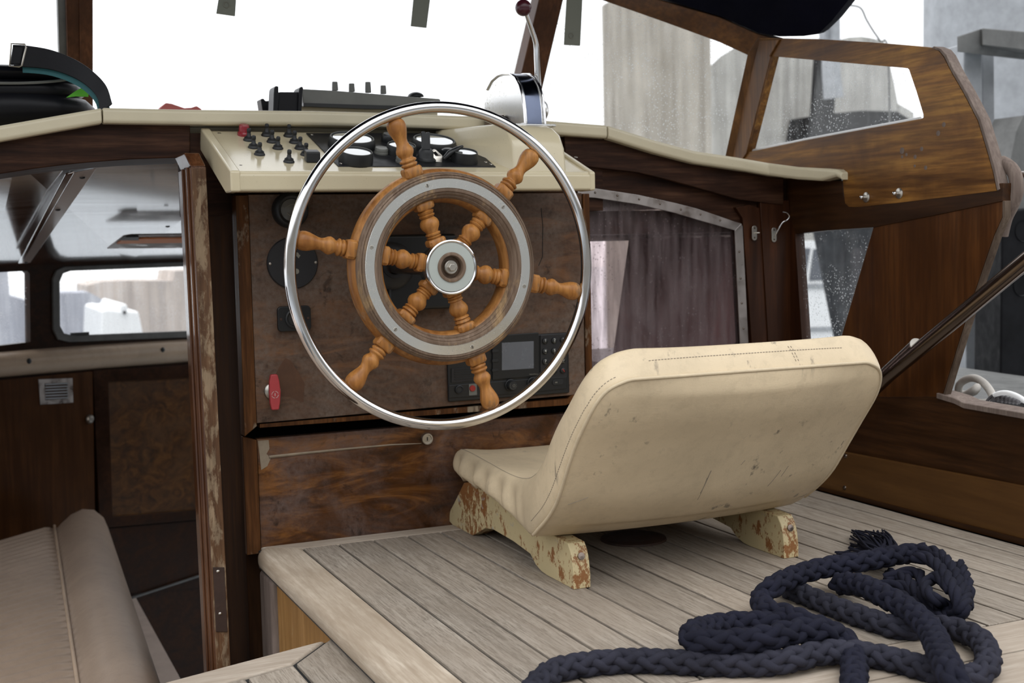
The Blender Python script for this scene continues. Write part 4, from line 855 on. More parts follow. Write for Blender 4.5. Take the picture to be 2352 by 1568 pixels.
for k in range(3):
    c = onY(1137, 806 + 22*k, yv-0.007); mk('soft_key', prism(B(), rrect(c, 0.011, 0.0045, 0.0015), (0, -0.0015, 0)), M['rubber'], rad, bev=0.0004)
text(rad, 'lettering', 'Radio & Marine', onY(1226, 859, yv-0.0073), (1, 0, -0.035), (0, 0, 1), 0.0024, M['dimwhite'], 0.0001)
for a, b_ in [(1172, 884), (1223, 879)]:
    c = onY(a, b_, yv-0.006)
    kb = mk('dial_knob', lathe(B(), [(0.0098, 0), (0.0098, -0.002), (0.0085, -0.003), (0.0080, -0.0105), (0.0070, -0.012), (0, -0.012)], c, (0, 1, 0), 28), M['rubber'], rad, smooth=True, auto=40)
    for k in range(9):
        an = math.radians(150 + k*28); q = c + V((0.0055*math.cos(an), -0.0122, 0.0055*math.sin(an)))
        mk('dot', lathe(B(), [(0.0, -0.0002), (0.00038, -0.0002), (0.00038, 0)], q, (0, 1, 0), 8), M['dimwhite'], kb)
    mk('marking', tube(B(), [c + V((0.0014+0.0023*math.cos(t*PI/8), -0.0122, 0.0023*math.sin(t*PI/8))) for t in range(16)], 0.00022, 5, closed=True), M['dimwhite'], kb)
    mk('marking', tube(B(), [c + V((0.0004, -0.0122, -0.001)), c + V((0.0024, -0.0122, 0.001))], 0.00022, 5), M['dimwhite'], kb)
c = onY(1084.5, 891.5, yv-0.006)
mk('button_guard', prism(B(), rrect(c + V((0.001, 0, -0.002)), 0.0135, 0.018, 0.001), (0, -0.0008, 0)), M['knobgrey'], rad)
mk('distress_button', lathe(B(), [(0.0050, 0), (0.0050, -0.002), (0.0045, -0.0028), (0, -0.003)], c, (0, 1, 0), 24), M['redbutton'], rad, smooth=True, auto=50, label='round red button')
c = onY(1054, 894, yv-0.006); mk('mic_socket', lathe(B(), [(0.0068, 0), (0.0068, -0.003), (0.0055, -0.0036), (0.0045, -0.002), (0, -0.002)], c, (0, 1, 0), 24), M['rubber'], rad, smooth=True, auto=40)
c = onY(1281, 877.5, yv-0.006); o_ = mk('soft_key', prism(B(), rrect(c, 0.020, 0.009, 0.004), (0, -0.0015, 0)), M['rubber'], rad, bev=0.0005)
for k in range(2):
    q = c + V((-0.0058+0.0022*k, -0.0016, 0)); mk('marking', prism(B(), [q + V((0, 0, 0)), q + V((0.002, 0, 0.0013)), q + V((0.002, 0, -0.0013))], (0, -0.0002, 0)), M['dimwhite'], o_)
# ================================================================= STEERING WHEEL
WC = V((0.6145, 1.6, 0.4185))
whl = thing('steering_wheel', (WC.x, 1.6, WC.z), 'spoked wooden ship\'s wheel with a polished steel outer ring', 'steering wheel')
yax = (0, 1, 0)
def wl(prof, cx=WC.x, cz=WC.z, seg=128, y0=0.0, bm=None): return lathe(bm or B(), prof, (cx, y0, cz), yax, seg)
circ = [WC + V((0.2137*math.cos(2*PI*k/160), 0, 0.2137*math.sin(2*PI*k/160))) for k in range(160)]
mk('steel_ring', tube(B(), circ, 0.0078, 20, closed=True), M['chrome'], whl, smooth=True, label='polished steel outer ring')
y0 = 1.583
rim = [(0.0885, 0.040), (0.0870, 0.030), (0.0875, 0.021), (0.0905, 0.015), (0.094, 0.0125), (0.1265, 0.0125), (0.1300, 0.016), (0.1328, 0.021), (0.1338, 0.029), (0.1320, 0.038), (0.127, 0.042), (0.094, 0.042)]
mk('rim', lathe(B(), rim, (WC.x, y0, WC.z), yax, 128, closed=True), M['wheelwood'], whl, smooth=True, label='orange-brown wooden rim')
mo = [(0.1190, 0.013), (0.1185, 0.0015), (0.1200, 0.0005), (0.1215, 0.0012), (0.1222, 0.0028), (0.1232, 0.0018), (0.1246, 0.0030), (0.1252, 0.0052), (0.1262, 0.0050), (0.1274, 0.0078), (0.1276, 0.013)]
mk('moulding', lathe(B(), mo, (WC.x, y0, WC.z), yax, 128, closed=True), M['moulding'], whl, smooth=True, auto=40, label='worn stepped moulding outside the metal band')
mi = [(0.1050, 0.013), (0.1050, 0.0010), (0.1035, 0.0005), (0.1012, 0.0010), (0.1000, 0.0030), (0.0990, 0.0026), (0.0972, 0.0038), (0.0960, 0.0065), (0.0948, 0.0062), (0.0930, 0.0085), (0.0922, 0.013)]
mk('moulding', lathe(B(), mi, (WC.x, y0, WC.z), yax, 128, closed=True), M['moulding'], whl, smooth=True, auto=40, label='worn stepped moulding inside the metal band')
mk('metal_band', lathe(B(), [(0.1052, 0.012), (0.1050, 0.0012), (0.1058, 0.0), (0.1178, 0.0), (0.1186, 0.0012), (0.1186, 0.012)], (WC.x, y0, WC.z), yax, 128, closed=True), M['band'], whl, smooth=True, auto=30, label='flat metal band with six screws')
ANG = [math.radians(-11.5 + 60*k) for k in range(6)]
for a in ANG:
    q = V((WC.x + 0.1125*math.cos(a-0.06), y0, WC.z + 0.1125*math.sin(a-0.06)))
    s_ = mk('screw', lathe(B(), [(0.0, -0.0006), (0.0024, -0.0006), (0.0029, 0.0002)], q, yax, 16), M['screw'], whl, smooth=True, auto=40)
    mk('slot', prism(B(), [q + V((dx, -0.0009, dz)) for dx, dz in [(-0.0024*math.cos(a)-0.0004, -0.0024*math.sin(a)), (0.0024*math.cos(a)-0.0004, 0.0024*math.sin(a)), (0.0024*math.cos(a)+0.0004, 0.0024*math.sin(a)), (-0.0024*math.cos(a)+0.0004, -0.0024*math.sin(a))]], (0, 0.0004, 0)), M['black'], s_)
outer_p = [(0.1255, 0.0), (0.1255, 0.0105), (0.140, 0.0100), (0.1415, 0.0085), (0.1425, 0.0098), (0.1440, 0.0112), (0.1458, 0.0112), (0.1470, 0.0092), (0.1478, 0.0092), (0.1488, 0.0114), (0.1508, 0.0118), (0.1522, 0.0102), (0.1535, 0.0084), (0.1555, 0.0086), (0.1585, 0.0108), (0.1625, 0.0122), (0.1662, 0.0114), (0.1700, 0.0092), (0.1745, 0.0079), (0.1790, 0.0084), (0.1850, 0.0104), (0.1915, 0.0124), (0.1965, 0.0130), (0.2010, 0.0126), (0.2045, 0.0110), (0.2068, 0.0080), (0.2082, 0.0040), (0.2086, 0)]
inner_p = [(0.030, 0.0), (0.030, 0.0105), (0.0405, 0.0100), (0.0415, 0.0084), (0.0425, 0.0100), (0.0440, 0.0104), (0.0452, 0.0084), (0.0462, 0.0104), (0.0482, 0.0106), (0.0495, 0.0084), (0.0520, 0.0092), (0.0565, 0.0122), (0.0610, 0.0134), (0.0655, 0.0124), (0.0690, 0.0096), (0.0705, 0.0082), (0.0715, 0.0102), (0.0735, 0.0112), (0.0750, 0.0092), (0.0765, 0.0108), (0.0790, 0.0114), (0.0805, 0.0090), (0.0815, 0.0100), (0.0880, 0.0106), (0.0880, 0)]
def block(r0_, r1_, hw_, c0, d, n):
    # chamfered square block between radii
    sx_ = V((0, 1, 0)); b = B(); rs = []
    for r, h in ((r0_, hw_*0.86), (r0_+0.0025, hw_), (r1_-0.0025, hw_), (r1_, hw_*0.86)):
        rs.append([c0 + d*r + n*(u*h) + sx_*(v*h*0.92) for u, v in ((-1, -0.72), (-0.72, -1), (0.72, -1), (1, -0.72), (1, 0.72), (0.72, 1), (-0.72, 1), (-1, 0.72))])
    return loft(b, rs)
for a in ANG:
    d = V((math.cos(a), 0, math.sin(a))); n = V((-math.sin(a), 0, math.cos(a))); c0 = V((WC.x, y0+0.022, WC.z))
    sp = mk('spoke', lathe(B(), [(h, r) for r, h in inner_p], c0, d, 28), M['handwood'], whl, smooth=True, auto=60, label=None)
    mk('block', block(0.031, 0.041, 0.0125, c0, d, n), M['handwood'], sp, bev=0.0008)
    mk('block', block(0.0815, 0.0925, 0.0128, c0, d, n), M['handwood'], sp, bev=0.0008)
    hd = mk('handle', lathe(B(), [(h, r) for r, h in outer_p], c0, d, 32), M['handwood'], whl, smooth=True, auto=60)
    mk('block', block(0.1265, 0.1412, 0.0128, c0, d, n), M['handwood'], hd, bev=0.0008)
hub = mk('hub', lathe(B(), [(0.0, 0.050), (0.024, 0.050), (0.030, 0.040), (0.0345, 0.010), (0.0360, 0.002), (0.0368, -0.004), (0.0366, -0.0062), (0.0350, -0.0072), (0.0335, -0.0066), (0.0328, -0.0055), (0.020, -0.0055)], (WC.x, y0, WC.z), yax, 64), M['chrome'], whl, smooth=True, auto=40, label='chromed hub')
mk('face_plate', lathe(B(), [(0.0326, -0.0050), (0.0322, -0.0062), (0.0200, -0.0062), (0.0200, -0.0040)], (WC.x, y0, WC.z), yax, 64), M['hubplate'], hub, smooth=True, auto=30)
mk('collar', lathe(B(), [(0.0202, -0.0050), (0.0200, -0.0075), (0.0185, -0.0082), (0.0160, -0.0078), (0.0150, -0.0050), (0.0146, 0.004), (0.0, 0.004)], (WC.x, y0, WC.z), yax, 48), M['moulding'], hub, smooth=True, auto=40)
mk('washer', lathe(B(), [(0.0095, 0.004), (0.0095, -0.0045), (0.0085, -0.0055), (0.0, -0.0055)], (WC.x, y0, WC.z), yax, 32), M['screw'], hub, smooth=True, auto=40)
mk('bolt', lathe(B(), [(0.0058, -0.005), (0.0058, -0.0098), (0.0050, -0.0106), (0.0, -0.0108)], (WC.x, y0, WC.z), yax, 6), M['screw'], hub, bev=0.0003)
mk('shaft', lathe(B(), [(0.012, 0.045), (0.012, 0.245)], (WC.x, y0, WC.z), yax, 20), M['darksteel'], whl, smooth=True)
# black steering gear housing on the console behind the wheel
hx0, hx1 = onY(893, 600, 1.83).x, onY(1052, 600, 1.83).x; hz0, hz1 = onY(950, 712, 1.83).z, onY(950, 538, 1.83).z
sh = mk('steering_housing', box(B(), (hx0, 1.832, hz0), (hx1, 1.8605, hz1)), M['black'], con, bev=0.005, seg=3, label='square black steering gear housing')
mk('housing_boss', lathe(B(), [(0.036, 0.0), (0.036, -0.006), (0.030, -0.012), (0.018, -0.014), (0.018, -0.02), (0.013, -0.02)], (WC.x, 1.832, WC.z), yax, 40), M['blackplate'], sh, smooth=True, auto=40)
# ================================================================= THROTTLE
th = thing('throttle_control', (0.87, 1.85, 0.638), 'chrome throttle control with a bent lever and dark red ball on the cream housing', 'throttle')
yt = 1.80
def TY(px, py, y=yt): return onY(px, py, y)
# half-round body: side profile in the fore-and-aft plane, front band facing the camera
x0_, x1_ = onY(1193, 240, yt).x, onY(1243, 240, yt).x
zb_ = TY(1200, 287).z; zt_ = TY(1190, 170, 1.86).z
pr = [(1.785, 0), (1.787, 0.25), (1.792, 0.5), (1.802, 0.7), (1.817, 0.86), (1.838, 0.96), (1.865, 1.0), (1.885, 1.0), (1.91, 0.94), (1.93, 0.80), (1.945, 0.6), (1.952, 0.3), (1.955, 0)]
hgt = zt_-zb_
body = mk('body', prism(B(), [(x0_+0.002, y, zb_+hgt*t) for y, t in pr], (x1_-x0_-0.004, 0, 0)), M['thr'], th, bev=0.004, seg=4, auto=30)
mk('front_band', loft(B(), [[V((x0_+0.006, y-0.0012-0.001*t, zb_+hgt*t*1.004)), V((x1_-0.007, y-0.0012-0.001*t, zb_+hgt*t*1.004)), V((x1_-0.007, y+0.002, zb_+hgt*t)), V((x0_+0.006, y+0.002, zb_+hgt*t))] for y, t in pr[:8]]), M['thr_blue'], body, smooth=True, auto=40, label='dark blue-tinged chrome front')
for xx in (x0_, x1_-0.003):
    mk('bead', tube(B(), [V((xx+0.0015, y-0.001, zb_+hgt*t)) for y, t in pr[:10]], 0.0022, 8), M['chrome'], body, smooth=True)
mk('base_plate', box(B(), (x0_-0.016, 1.776, zb_-0.004), (x1_+0.014, 1.965, zb_)), M['thr'], th, bev=0.0015)
hc = V((x1_+0.002, 1.84, onY(1250, 255, 1.845).z))
mk('pivot_boss', lathe(B(), [(0.0205, -0.004), (0.0205, 0.010), (0.0185, 0.016), (0.0155, 0.022), (0.010, 0.0255), (0, 0.026)], hc, (1, 0, 0), 32), M['thr'], th, smooth=True, auto=40)
lp_ = [TY(1240, 285, 1.845), TY(1239, 240, 1.842), TY(1236, 190, 1.838), TY(1233, 135, 1.833), TY(1231, 100, 1.828), TY(1222, 70, 1.822), TY(1212, 42, 1.815), TY(1208, 30, 1.812)]
lp_ = catmull([lp_[0]+V((0.004, 0, 0))] + lp_[1:], 6)
mk('lever', tube(B(), lp_, [0.0055-0.0025*k/len(lp_) for k in range(len(lp_))], 16), M['chrome'], th, smooth=True)
bc = TY(1202, 18, 1.81)
mk('ball_knob', lathe(B(), [(0, -0.0128)] + [(0.0128*math.sin(PI*k/16), -0.0128*math.cos(PI*k/16)) for k in range(1, 16)] + [(0, 0.0128)], bc, (0, 0, 1), 28), M['maroon'], th, smooth=True)
mk('side_arm', tube(B(), [V((x0_, 1.86, zb_+0.012)), V((x0_-0.03, 1.87, zb_+0.010))], 0.010, 14), M['darksteel'], th, smooth=True)
# ================================================================= HELM SEAT
seat = thing('helm_chair', (0.915, 1.65, 0), 'low cream vinyl helm seat on two chipped cream wooden supports', 'seat')
O_ = [(1.868, 0.094), (1.845, 0.086), (1.8, 0.084), (1.735, 0.084), (1.68, 0.083), (1.61, 0.075), (1.55, 0.068), (1.505, 0.063), (1.482, 0.065), (1.462, 0.076), (1.43, 0.098), (1.4, 0.125), (1.372, 0.162), (1.342, 0.202), (1.312, 0.238), (1.295, 0.264), (1.286, 0.28), (1.281, 0.288)]
I_ = [(1.874, 0.108), (1.86, 0.124), (1.81, 0.13), (1.74, 0.129), (1.68, 0.128), (1.62, 0.127), (1.565, 0.13), (1.52, 0.138), (1.488, 0.15), (1.462, 0.166), (1.446, 0.182), (1.428, 0.204), (1.402, 0.23), (1.37, 0.256), (1.342, 0.284), (1.324, 0.304), (1.312, 0.317), (1.304, 0.323)]
Wd = [.165, .172, .180, .185, .190, .195, .201, .208, .212, .214, .214, .215, .216, .217, .215, .208, .194, .170]
Cc = [.891]*18
Oc = catmull([(a, b, 0) for a, b in O_], 4); Ic = catmull([(a, b, 0) for a, b in I_], 4); Wc = catmull([(a, b, 0) for a, b in zip(Wd, Cc)], 4)
nS = 16; rings = []; seamO = [[], []]; seamI = [[], []]
NR = len(Oc)
for i in range(NR):
    o, q, w_ = Oc[i], Ic[i], Wc[i]; hw_, cx_ = w_.x, w_.y; t = i/(NR-1)
    seatpart = max(0.0, min(1.0, (0.42-t)/0.12)); backpart = max(0, min(1, (t-0.5)/0.1))
    ring = []
    inn = [k/nS*2-1 for k in range(nS+1)]
    for s in inn:                              # upper / front surface, slightly dished
        e = abs(s)**3; dish = 0.010*(1-e)
        nrm = V((0, 0, 1)) if t < 0.45 else V((0, 0.77, 0.64))
        p = V((cx_ + s*(hw_-0.010), q.x, q.y)) - nrm*(dish*(0.4 if t < 0.05 or t > 0.95 else 1))
        ring.append(p)
    side_b = 0.007
    wav = seatpart*0.0095*math.sin(i*2*PI/4.2 + 0.8)*min(1, max(0, (i-3)/4))
    for sgn, lst in ((1, 1), (-1, 0)):
        mids = []
        for f in (0.18, 0.5, 0.82):
            bul = math.sin(PI*f)*side_b + (wav*1.5 if f > 0.4 else 0)
            mids.append(V((cx_ + sgn*(hw_-0.006*(1-f) + bul*0.8), q.x+(o.x-q.x)*f, q.y+(o.y-q.y)*f)))
        if sgn == 1: ring += mids; 
        else: left_mids = mids
    corner_z = wav*1.1 + seatpart*0.002*math.sin(i*1.7)
    outl = []
    for s in inn[::-1]:
        nb = V((0, -0.77, -0.64)) if t > 0.5 else V((0, 0, -1))
        bulge = 0.012*(1-s*s)*(1 if t > 0.55 else 0.5)*(1 - (max(0, t-0.9)/0.1))
        outl.append(V((cx_ + s*hw_, o.x, o.y + (corner_z if abs(s) > 0.99 else 0))) + nb*(bulge-0.0))
    ring += outl; ring += left_mids[::-1]
    rings.append(ring)
    seamO[0].append(V((cx_ - hw_, o.x, o.y))); seamO[1].append(V((cx_ + hw_, o.x, o.y)))
    seamI[0].append(ring[0].copy()); seamI[1].append(ring[nS].copy())
b = B(); R_ = [[b.verts.new(p) for p in r] for r in rings]
n = len(R_[0])
for A, Q in zip(R_, R_[1:]):
    for k in range(n): b.faces.new((A[k], A[(k+1) % n], Q[(k+1) % n], Q[k]))
iO = nS+4                                    # index of outer right corner
for E_, flip in ((R_[0], False), (R_[-1], True)):
    # end caps as strips between the inner row and the outer row
    mid = []
    for k in range(nS+1):
        a_, c_ = E_[k], E_[iO + (nS-k)]
        out = V((0, 0.006, -0.002)) if not flip else V((0, -0.001, 0.006))
        mid.append(b.verts.new((a_.co + c_.co)/2 + out*(1-abs(k/nS*2-1)**4)))
    for k in range(nS):
        b.faces.new((E_[k], E_[k+1], mid[k+1], mid[k])); b.faces.new((mid[k], mid[k+1], E_[iO+(nS-k-1)], E_[iO+(nS-k)]))
    sl = [E_[nS], E_[nS+1], E_[nS+2], E_[nS+3], E_[iO]]; b.faces.new([sl[0], sl[1], sl[2], mid[nS]]); b.faces.new([mid[nS], sl[2], sl[3], sl[4]])
    sl = [E_[0], E_[-1], E_[-2], E_[-3], E_[iO+nS]]; b.faces.new([sl[0], sl[1], sl[2], mid[0]]); b.faces.new([mid[0], sl[2], sl[3], sl[4]])
cush = mk('cushion', b, M['vinyl'], seat, sub=1, label='one-piece cream vinyl seat and backrest cushion')
# piping and stitching along the seams
topO = [V((Cc[-1] + s*Wd[-1], O_[-1][0], O_[-1][1])) for s in [x/6-1 for x in range(13)]]
i0 = 32
def outn(p, k): return p
from mathutils.bvhtree import BVHTree
bpy.context.view_layer.update()
ev = cush.evaluated_get(bpy.context.evaluated_depsgraph_get()); em = ev.to_mesh()
bvh = BVHTree.FromPolygons([v.co + WORLD[cush.name] for v in em.vertices], [tuple(p.vertices) for p in em.polygons]); ev.to_mesh_clear()
def snap(p, off):
    q, n_, _, _ = bvh.find_nearest(V(p)); return q + n_*off, n_
pipe = seamO[0][i0:] + topO[1:-1] + seamO[1][i0+4:][::-1]
pp_ = [snap(p, 0.0002)[0] for p in resample(catmull(pipe[::2] + [pipe[-1]], 3), 0.006)]
pp_ = [(a+b_*2+c)/4 for a, b_, c in zip([pp_[0]]+pp_[:-1], pp_, pp_[1:]+[pp_[-1]])]
mk('piping', tube(B(), pp_, 0.0024, 8), M['vinyl_seam'], cush, smooth=True)
def dashes(pts, step=0.0042, ln=0.0026, r=0.00045, off=0.0003):
    P = resample(catmull(pts, 2), step); b = B()
    P = [snap(p, off)[0] for p in P]
    for p, q in zip(P, P[1:]):
        if (q-p).length < 1e-5: continue
        d = (q-p).normalized(); tube(b, [p, p + d*ln], r, 4)
    return b
fI = lambda sd, f, rng: [seamO[sd][i].lerp(seamI[sd][i], f) for i in rng]
mk('stitching', dashes(fI(0, 0.22, range(i0+2, NR-3))), M['stitch'], cush)
mk('stitching', dashes([V((p.x, p.y+0.010, p.z+0.020)) for p in topO[1:-1]]), M['stitch'], cush)
mk('stitching', dashes([p + V((0.0, 0, 0.003)) for p in seamI[0][3:-6]]), M['stitch'], cush)
xm = 0.945
for dx in (0.0, 0.004):
    mk('stitching', dashes([V((xm+dx, 1.306, 0.320)), V((xm+dx+0.006, 1.297, 0.308)), V((xm+dx+0.010, 1.286, 0.293))]), M['stitch'], cush)
for (ax_, ay_, bx_, by_, r_) in [(1622, 1062, 1597, 1110, .0007), (1612, 1078, 1592, 1125, .0004), (1782, 1064, 1752, 1098, .0005), (1800, 1056, 1782, 1078, .0004), (1346, 1130, 1302, 1150, .0005), (1935, 1008, 1928, 1018, .0006), (1700, 1040, 1690, 1050, .0004)]:
    P_ = [onP(ax_+(bx_-ax_)*k/6, ay_+(by_-ay_)*k/6, V((0.891, 1.36, 0.18)), V((0, -0.77, -0.64))) for k in range(7)]
    mk('scuff_mark', tube(B(), [snap(p, 0.0)[0] for p in P_], r_, 5), M['stitch'], cush)
# two shaped side supports
def support(xa, label):
    x = 0.72
    f = [(1034, 1202), (1035, 1175), (1044, 1156), (1059, 1125), (1067, 1108)]
    rr = catmull([onX(a, b_, x) for a, b_ in f], 4)
    bt = [(1097, 1230), (1103, 1221), (1116, 1213), (1135, 1216), (1181, 1243), (1220, 1272), (1232, 1296), (1245, 1318), (1275, 1340), (1300, 1352)]
    bb = [onX(a, b_, x) for a, b_ in bt]
    rear = [V((x, 1.4385, 0.0)), V((x, 1.4385, 0.018)), V((x, 1.4415, 0.036)), V((x, 1.446, 0.048)), V((x, 1.454, 0.058)), V((x, 1.50, 0.060)), V((x, 1.57, 0.066)), V((x, 1.65, 0.079)), V((x, 1.79, 0.083))]
    pts = [V((x, 1.871, 0))] + rr[1:] + rear[::-1] + [V((x, 1.52, 0.0))] + [V((x, p.y, max(p.z, 0.0015))) for p in bb[::-1][2:-1]] + [V((x, 1.785, 0.0))]
    pts = [V((xa, p.y, p.z)) for p in pts]
    s = mk('support', prism(B(), pts, (0.025, 0, 0)), M['leg'], seat, bev=0.0015, label=label)
    c = V((xa+0.0135, 1.4425, 0.042)); nrm = V((0, -1, 0.30)).normalized()
    mk('bolt_hole', lathe(B(), [(0.0048, -0.001), (0.0048, 0.0012), (0.0, 0.0014)], c, nrm, 16), M['darksteel'], s)
support(0.7185, 'chipped cream wooden support under the near side')
support(1.0480, 'shaded cream wooden support under the far side')
ho = mk('deck_fitting', lathe(B(), [(0.050, 0.0), (0.049, 0.003), (0.040, 0.005), (0.030, 0.004), (0.0, 0.004)], onZ(1455, 1238, 0), (0, 0, 1), 32), M['rust'], smooth=True, auto=40, label='round dark deck fitting in the shade under the helm seat', cat='deck fitting')
# ================================================================= NAVY ROPE
RR = 0.0125
def Z4(x, y): return 1200 + x/2.0417, 1100 + y/2.0417
def rp(pts, R=RR):
    out = []
    for x, y, z in pts:
        px, py = Z4(x, y); out.append(onZ(px, py, z))
    return out
def braid(bm, pts, R, n=4, pitch=None, seg=7, taper=0.0, sr=None):
    R = R*0.90
    P = resample(catmull(pts, 8), 0.0022); T, U, W = frames(P); pitch = pitch or 9.0*R; sr = sr or 0.47*R; Rc = R*0.68; amp = R*0.13
    for dr in (1, -1):
        for k in range(n):
            c = []
            for i, p in enumerate(P):
                ph = 2*PI*(i*0.0022)/pitch; a = dr*ph + 2*PI*k/n
                r = Rc + dr*amp*math.cos(n*ph + 0.0)
                c.append(p + (U[i]*math.cos(a) + W[i]*math.sin(a))*r)
            tube(bm, c, sr, seg)
    return tube(bm, P, R*0.62, 8)
z0, z1, z2 = RR, RR*2.7, RR*4.0
rope = thing('rope', onZ(1900, 1400, 0), 'thick navy braided rope heaped on the teak deck', 'rope')
A_ = rp([(20, 1060, z0), (60, 975, z0), (150, 900, z0), (300, 868, z0), (500, 852, z0), (700, 857, z0), (880, 866, z0), (1080, 868, z0), (1240, 850, z0*1.3), (1400, 815, z0*1.3), (1560, 815, z0*1.2), (1720, 842, z0), (1880, 885, z0), (2020, 930, z0), (2120, 925, z0), (2185, 860, z0*1.2), (2160, 770, z0*1.3), (2060, 712, z0*1.2), (1930, 690, z0), (1780, 700, z0), (1620, 655, z0), (1460, 598, z0), (1330, 545, z0), (1230, 505, z0)])
mk('braid', braid(B(), A_, RR), M['navyfade'], rope, smooth=True, auto=180)
D_ = rp([(1480, 490, z0*1.2), (1580, 495, z1*0.8), (1700, 550, z1), (1830, 628, z1), (1920, 725, z1), (1965, 820, z2*0.8), (2010, 910, z2*0.9), (2050, 1010, z1)])
mk('braid', braid(B(), D_, RR*1.06), M['navy'], rope, smooth=True, auto=180)
B_ = rp([(1890, 345, z1), (1780, 352, z1), (1600, 385, z1*1.05), (1430, 412, z1), (1300, 445, z1), (1180, 500, z1*0.9), (1120, 560, z0*1.5), (1150, 615, z0*1.5), (1240, 640, z0*1.6), (1330, 672, z0*1.6), (1420, 705, z0), (1480, 735, z0), (1530, 770, z0)])
mk('braid', braid(B(), B_, RR), M['navy'], rope, smooth=True, auto=180)
C_ = rp([(1330, 690, z0), (1200, 680, z0), (1060, 675, z0), (930, 685, z0*1.2), (820, 710, z1*0.8), (790, 742, z1*0.9), (850, 768, z1*0.95), (1000, 762, z1), (1150, 745, z1*1.1), (1300, 712, z1*1.1), (1410, 712, z1), (1490, 755, z0*1.6), (1535, 800, z0), (1555, 850, z0), (1557, 930, z0), (1550, 1020, z0)])
mk('braid', braid(B(), C_, RR*1.05), M['navy'], rope, smooth=True, auto=180)
# unlaid strands knotted round at the far end, and the frayed tip
def strands(name, paths, r, mat=M['navy']):
    b = B()
    for pth in paths:
        P = resample(catmull(pth, 8), 0.003); T, U, W = frames(P)
        for k in range(3):
            c = [p + (U[i]*math.cos(i*0.22+k*2.094) + W[i]*math.sin(i*0.22+k*2.094))*r*0.42 for i, p in enumerate(P)]
            tube(b, c, r*0.62, 6)
    return mk(name, b, mat, rope, smooth=True, auto=180)
ks = []
for k, (dx, dy, dz) in enumerate([(0, 0, 0), (22, -6, 0.004), (-20, 14, -0.004), (34, 22, 0.002), (-6, 30, 0.006)]):
    ks.append(rp([(1840+dx*.3, 340+dy, z1+dz), (1920+dx, 350+dy, z1+0.006+dz), (1990+dx, 420+dy, z1+0.006+dz), (2040+dx*.6, 520+dy, z1+dz), (2050+dx*.6, 600+dy*.7, z0*1.6+dz), (2010+dx*.5, 640+dy*.3, z0*1.2)]))
strands('knot', ks, 0.0078)
ks = [rp([(2040, 650, z0), (1980, 590, z0*1.8), (1930, 560, z1), (1895, 520, z1), (1900, 480, z1), (1950, 460, z1*1.2), (2010, 520, z1*1.2)]),
      rp([(2060, 470, z1), (2080, 540, z1), (2070, 610, z1), (2030, 660, z0)]), rp([(2050, 400, z1*1.1), (2090, 500, z1), (2085, 600, z0*1.4)]),
      rp([(1700, 470, z0), (1790, 440, z0*1.6), (1860, 445, z0*1.8), (1880, 520, z0*1.3), (1850, 560, z0)]),
      rp([(1680, 500, z0), (1770, 500, z0*1.2), (1850, 545, z0), (1930, 600, z0), (2000, 660, z0)]),
      rp([(1720, 440, z0), (1800, 470, z0*1.5), (1840, 520, z0*1.4), (1900, 590, z0)]),
      rp([(1690, 530, z0), (1780, 550, z0), (1880, 610, z0), (1980, 670, z0)])]
strands('knot', ks, 0.0076)
b = B(); rf = random.Random(5)
for k in range(110):
    sx_, sy_ = 1690 + rf.uniform(-40, 60), 365 + rf.uniform(-15, 15)
    ex, ey = 1600 + rf.uniform(-75, 120), 275 + rf.uniform(-40, 75)
    if k % 5 == 0: ex, ey = 1480 + rf.uniform(-25, 40), 350 + rf.uniform(-10, 10)
    mx, my = (sx_+ex)/2 + rf.uniform(-10, 40), (sy_+ey)/2 + rf.uniform(-30, 25)
    pth = rp([(sx_, sy_, z0*1.4+rf.uniform(0, .008)), (mx, my, rf.uniform(0.010, 0.030)), (ex, ey, rf.uniform(0.002, 0.020))])
    P = catmull(pth, 6); tube(b, P, [0.0023*(1-0.5*i/len(P)) for i in range(len(P))], 5)
mk('frayed_end', b, M['navy'], rope, smooth=True)
# ================================================================= CABIN DOOR (edge on)
dr = thing('cabin_door', (0.34, 1.84, -0.6), 'narrow worn wooden cabin door standing open, seen edge on', 'door')
yd_ = 1.815
fq = [onY(438, 383, yd_), onY(473.5, 383, yd_), onY(519, 1300, yd_), onY(484, 1300, yd_)]
zlow = -0.6
def ext(a, b_): return a + (b_-a)*((zlow-a.z)/(b_.z-a.z))
f2 = [fq[0], fq[1], ext(fq[1], fq[2]), ext(fq[0], fq[3])]
leaf = mk('door_leaf', prism(B(), f2, (0, 0.105, 0)), M['lacq'], dr, bev=0.0015)
tp = [fq[0] + V((0.0, 0.0, 0)), fq[1], fq[1] + V((-0.004, 0.105, 0.003)), fq[0] + V((-0.0, 0.105, 0.003))]
mk('worn_edge', prism(B(), [p + V((0.0008 if i in (0, 3) else -0.0008, 0, -0.002)) for i, p in enumerate(f2)], (0, -0.003, 0)), M['doorwood'], dr, bev=0.001, label='door edge with the varnish worn away')
b = B()
h_ = 0.021
prism(b, [fq[0] + V((0, -0.001, 0)), fq[1] + V((0, -0.001, 0)), fq[1] + V((-0.005, 0.02, h_)), fq[0] + V((-0.005, 0.02, h_))], (0, 0.085, 0))
mk('door_top', b, M['lacq'], dr, bev=0.002)
sg = [onY(a, b_, yd_-0.0035) for a, b_ in [(489, 1302), (515, 1302), (522, 1450), (496, 1450)]]
lp2 = mk('latch_plate', prism(B(), sg, (0, -0.0015, 0)), M['rust'], dr, bev=0.0005, label='rusty latch plate')
for px, py in [(501, 1312), (506, 1409)]:
    mk('screw', lathe(B(), [(0, -0.0015), (0.0018, -0.0012), (0.0026, 0)], onY(px, py, yd_-0.005), (0, 1, 0), 12), M['screw'], lp2, smooth=True)
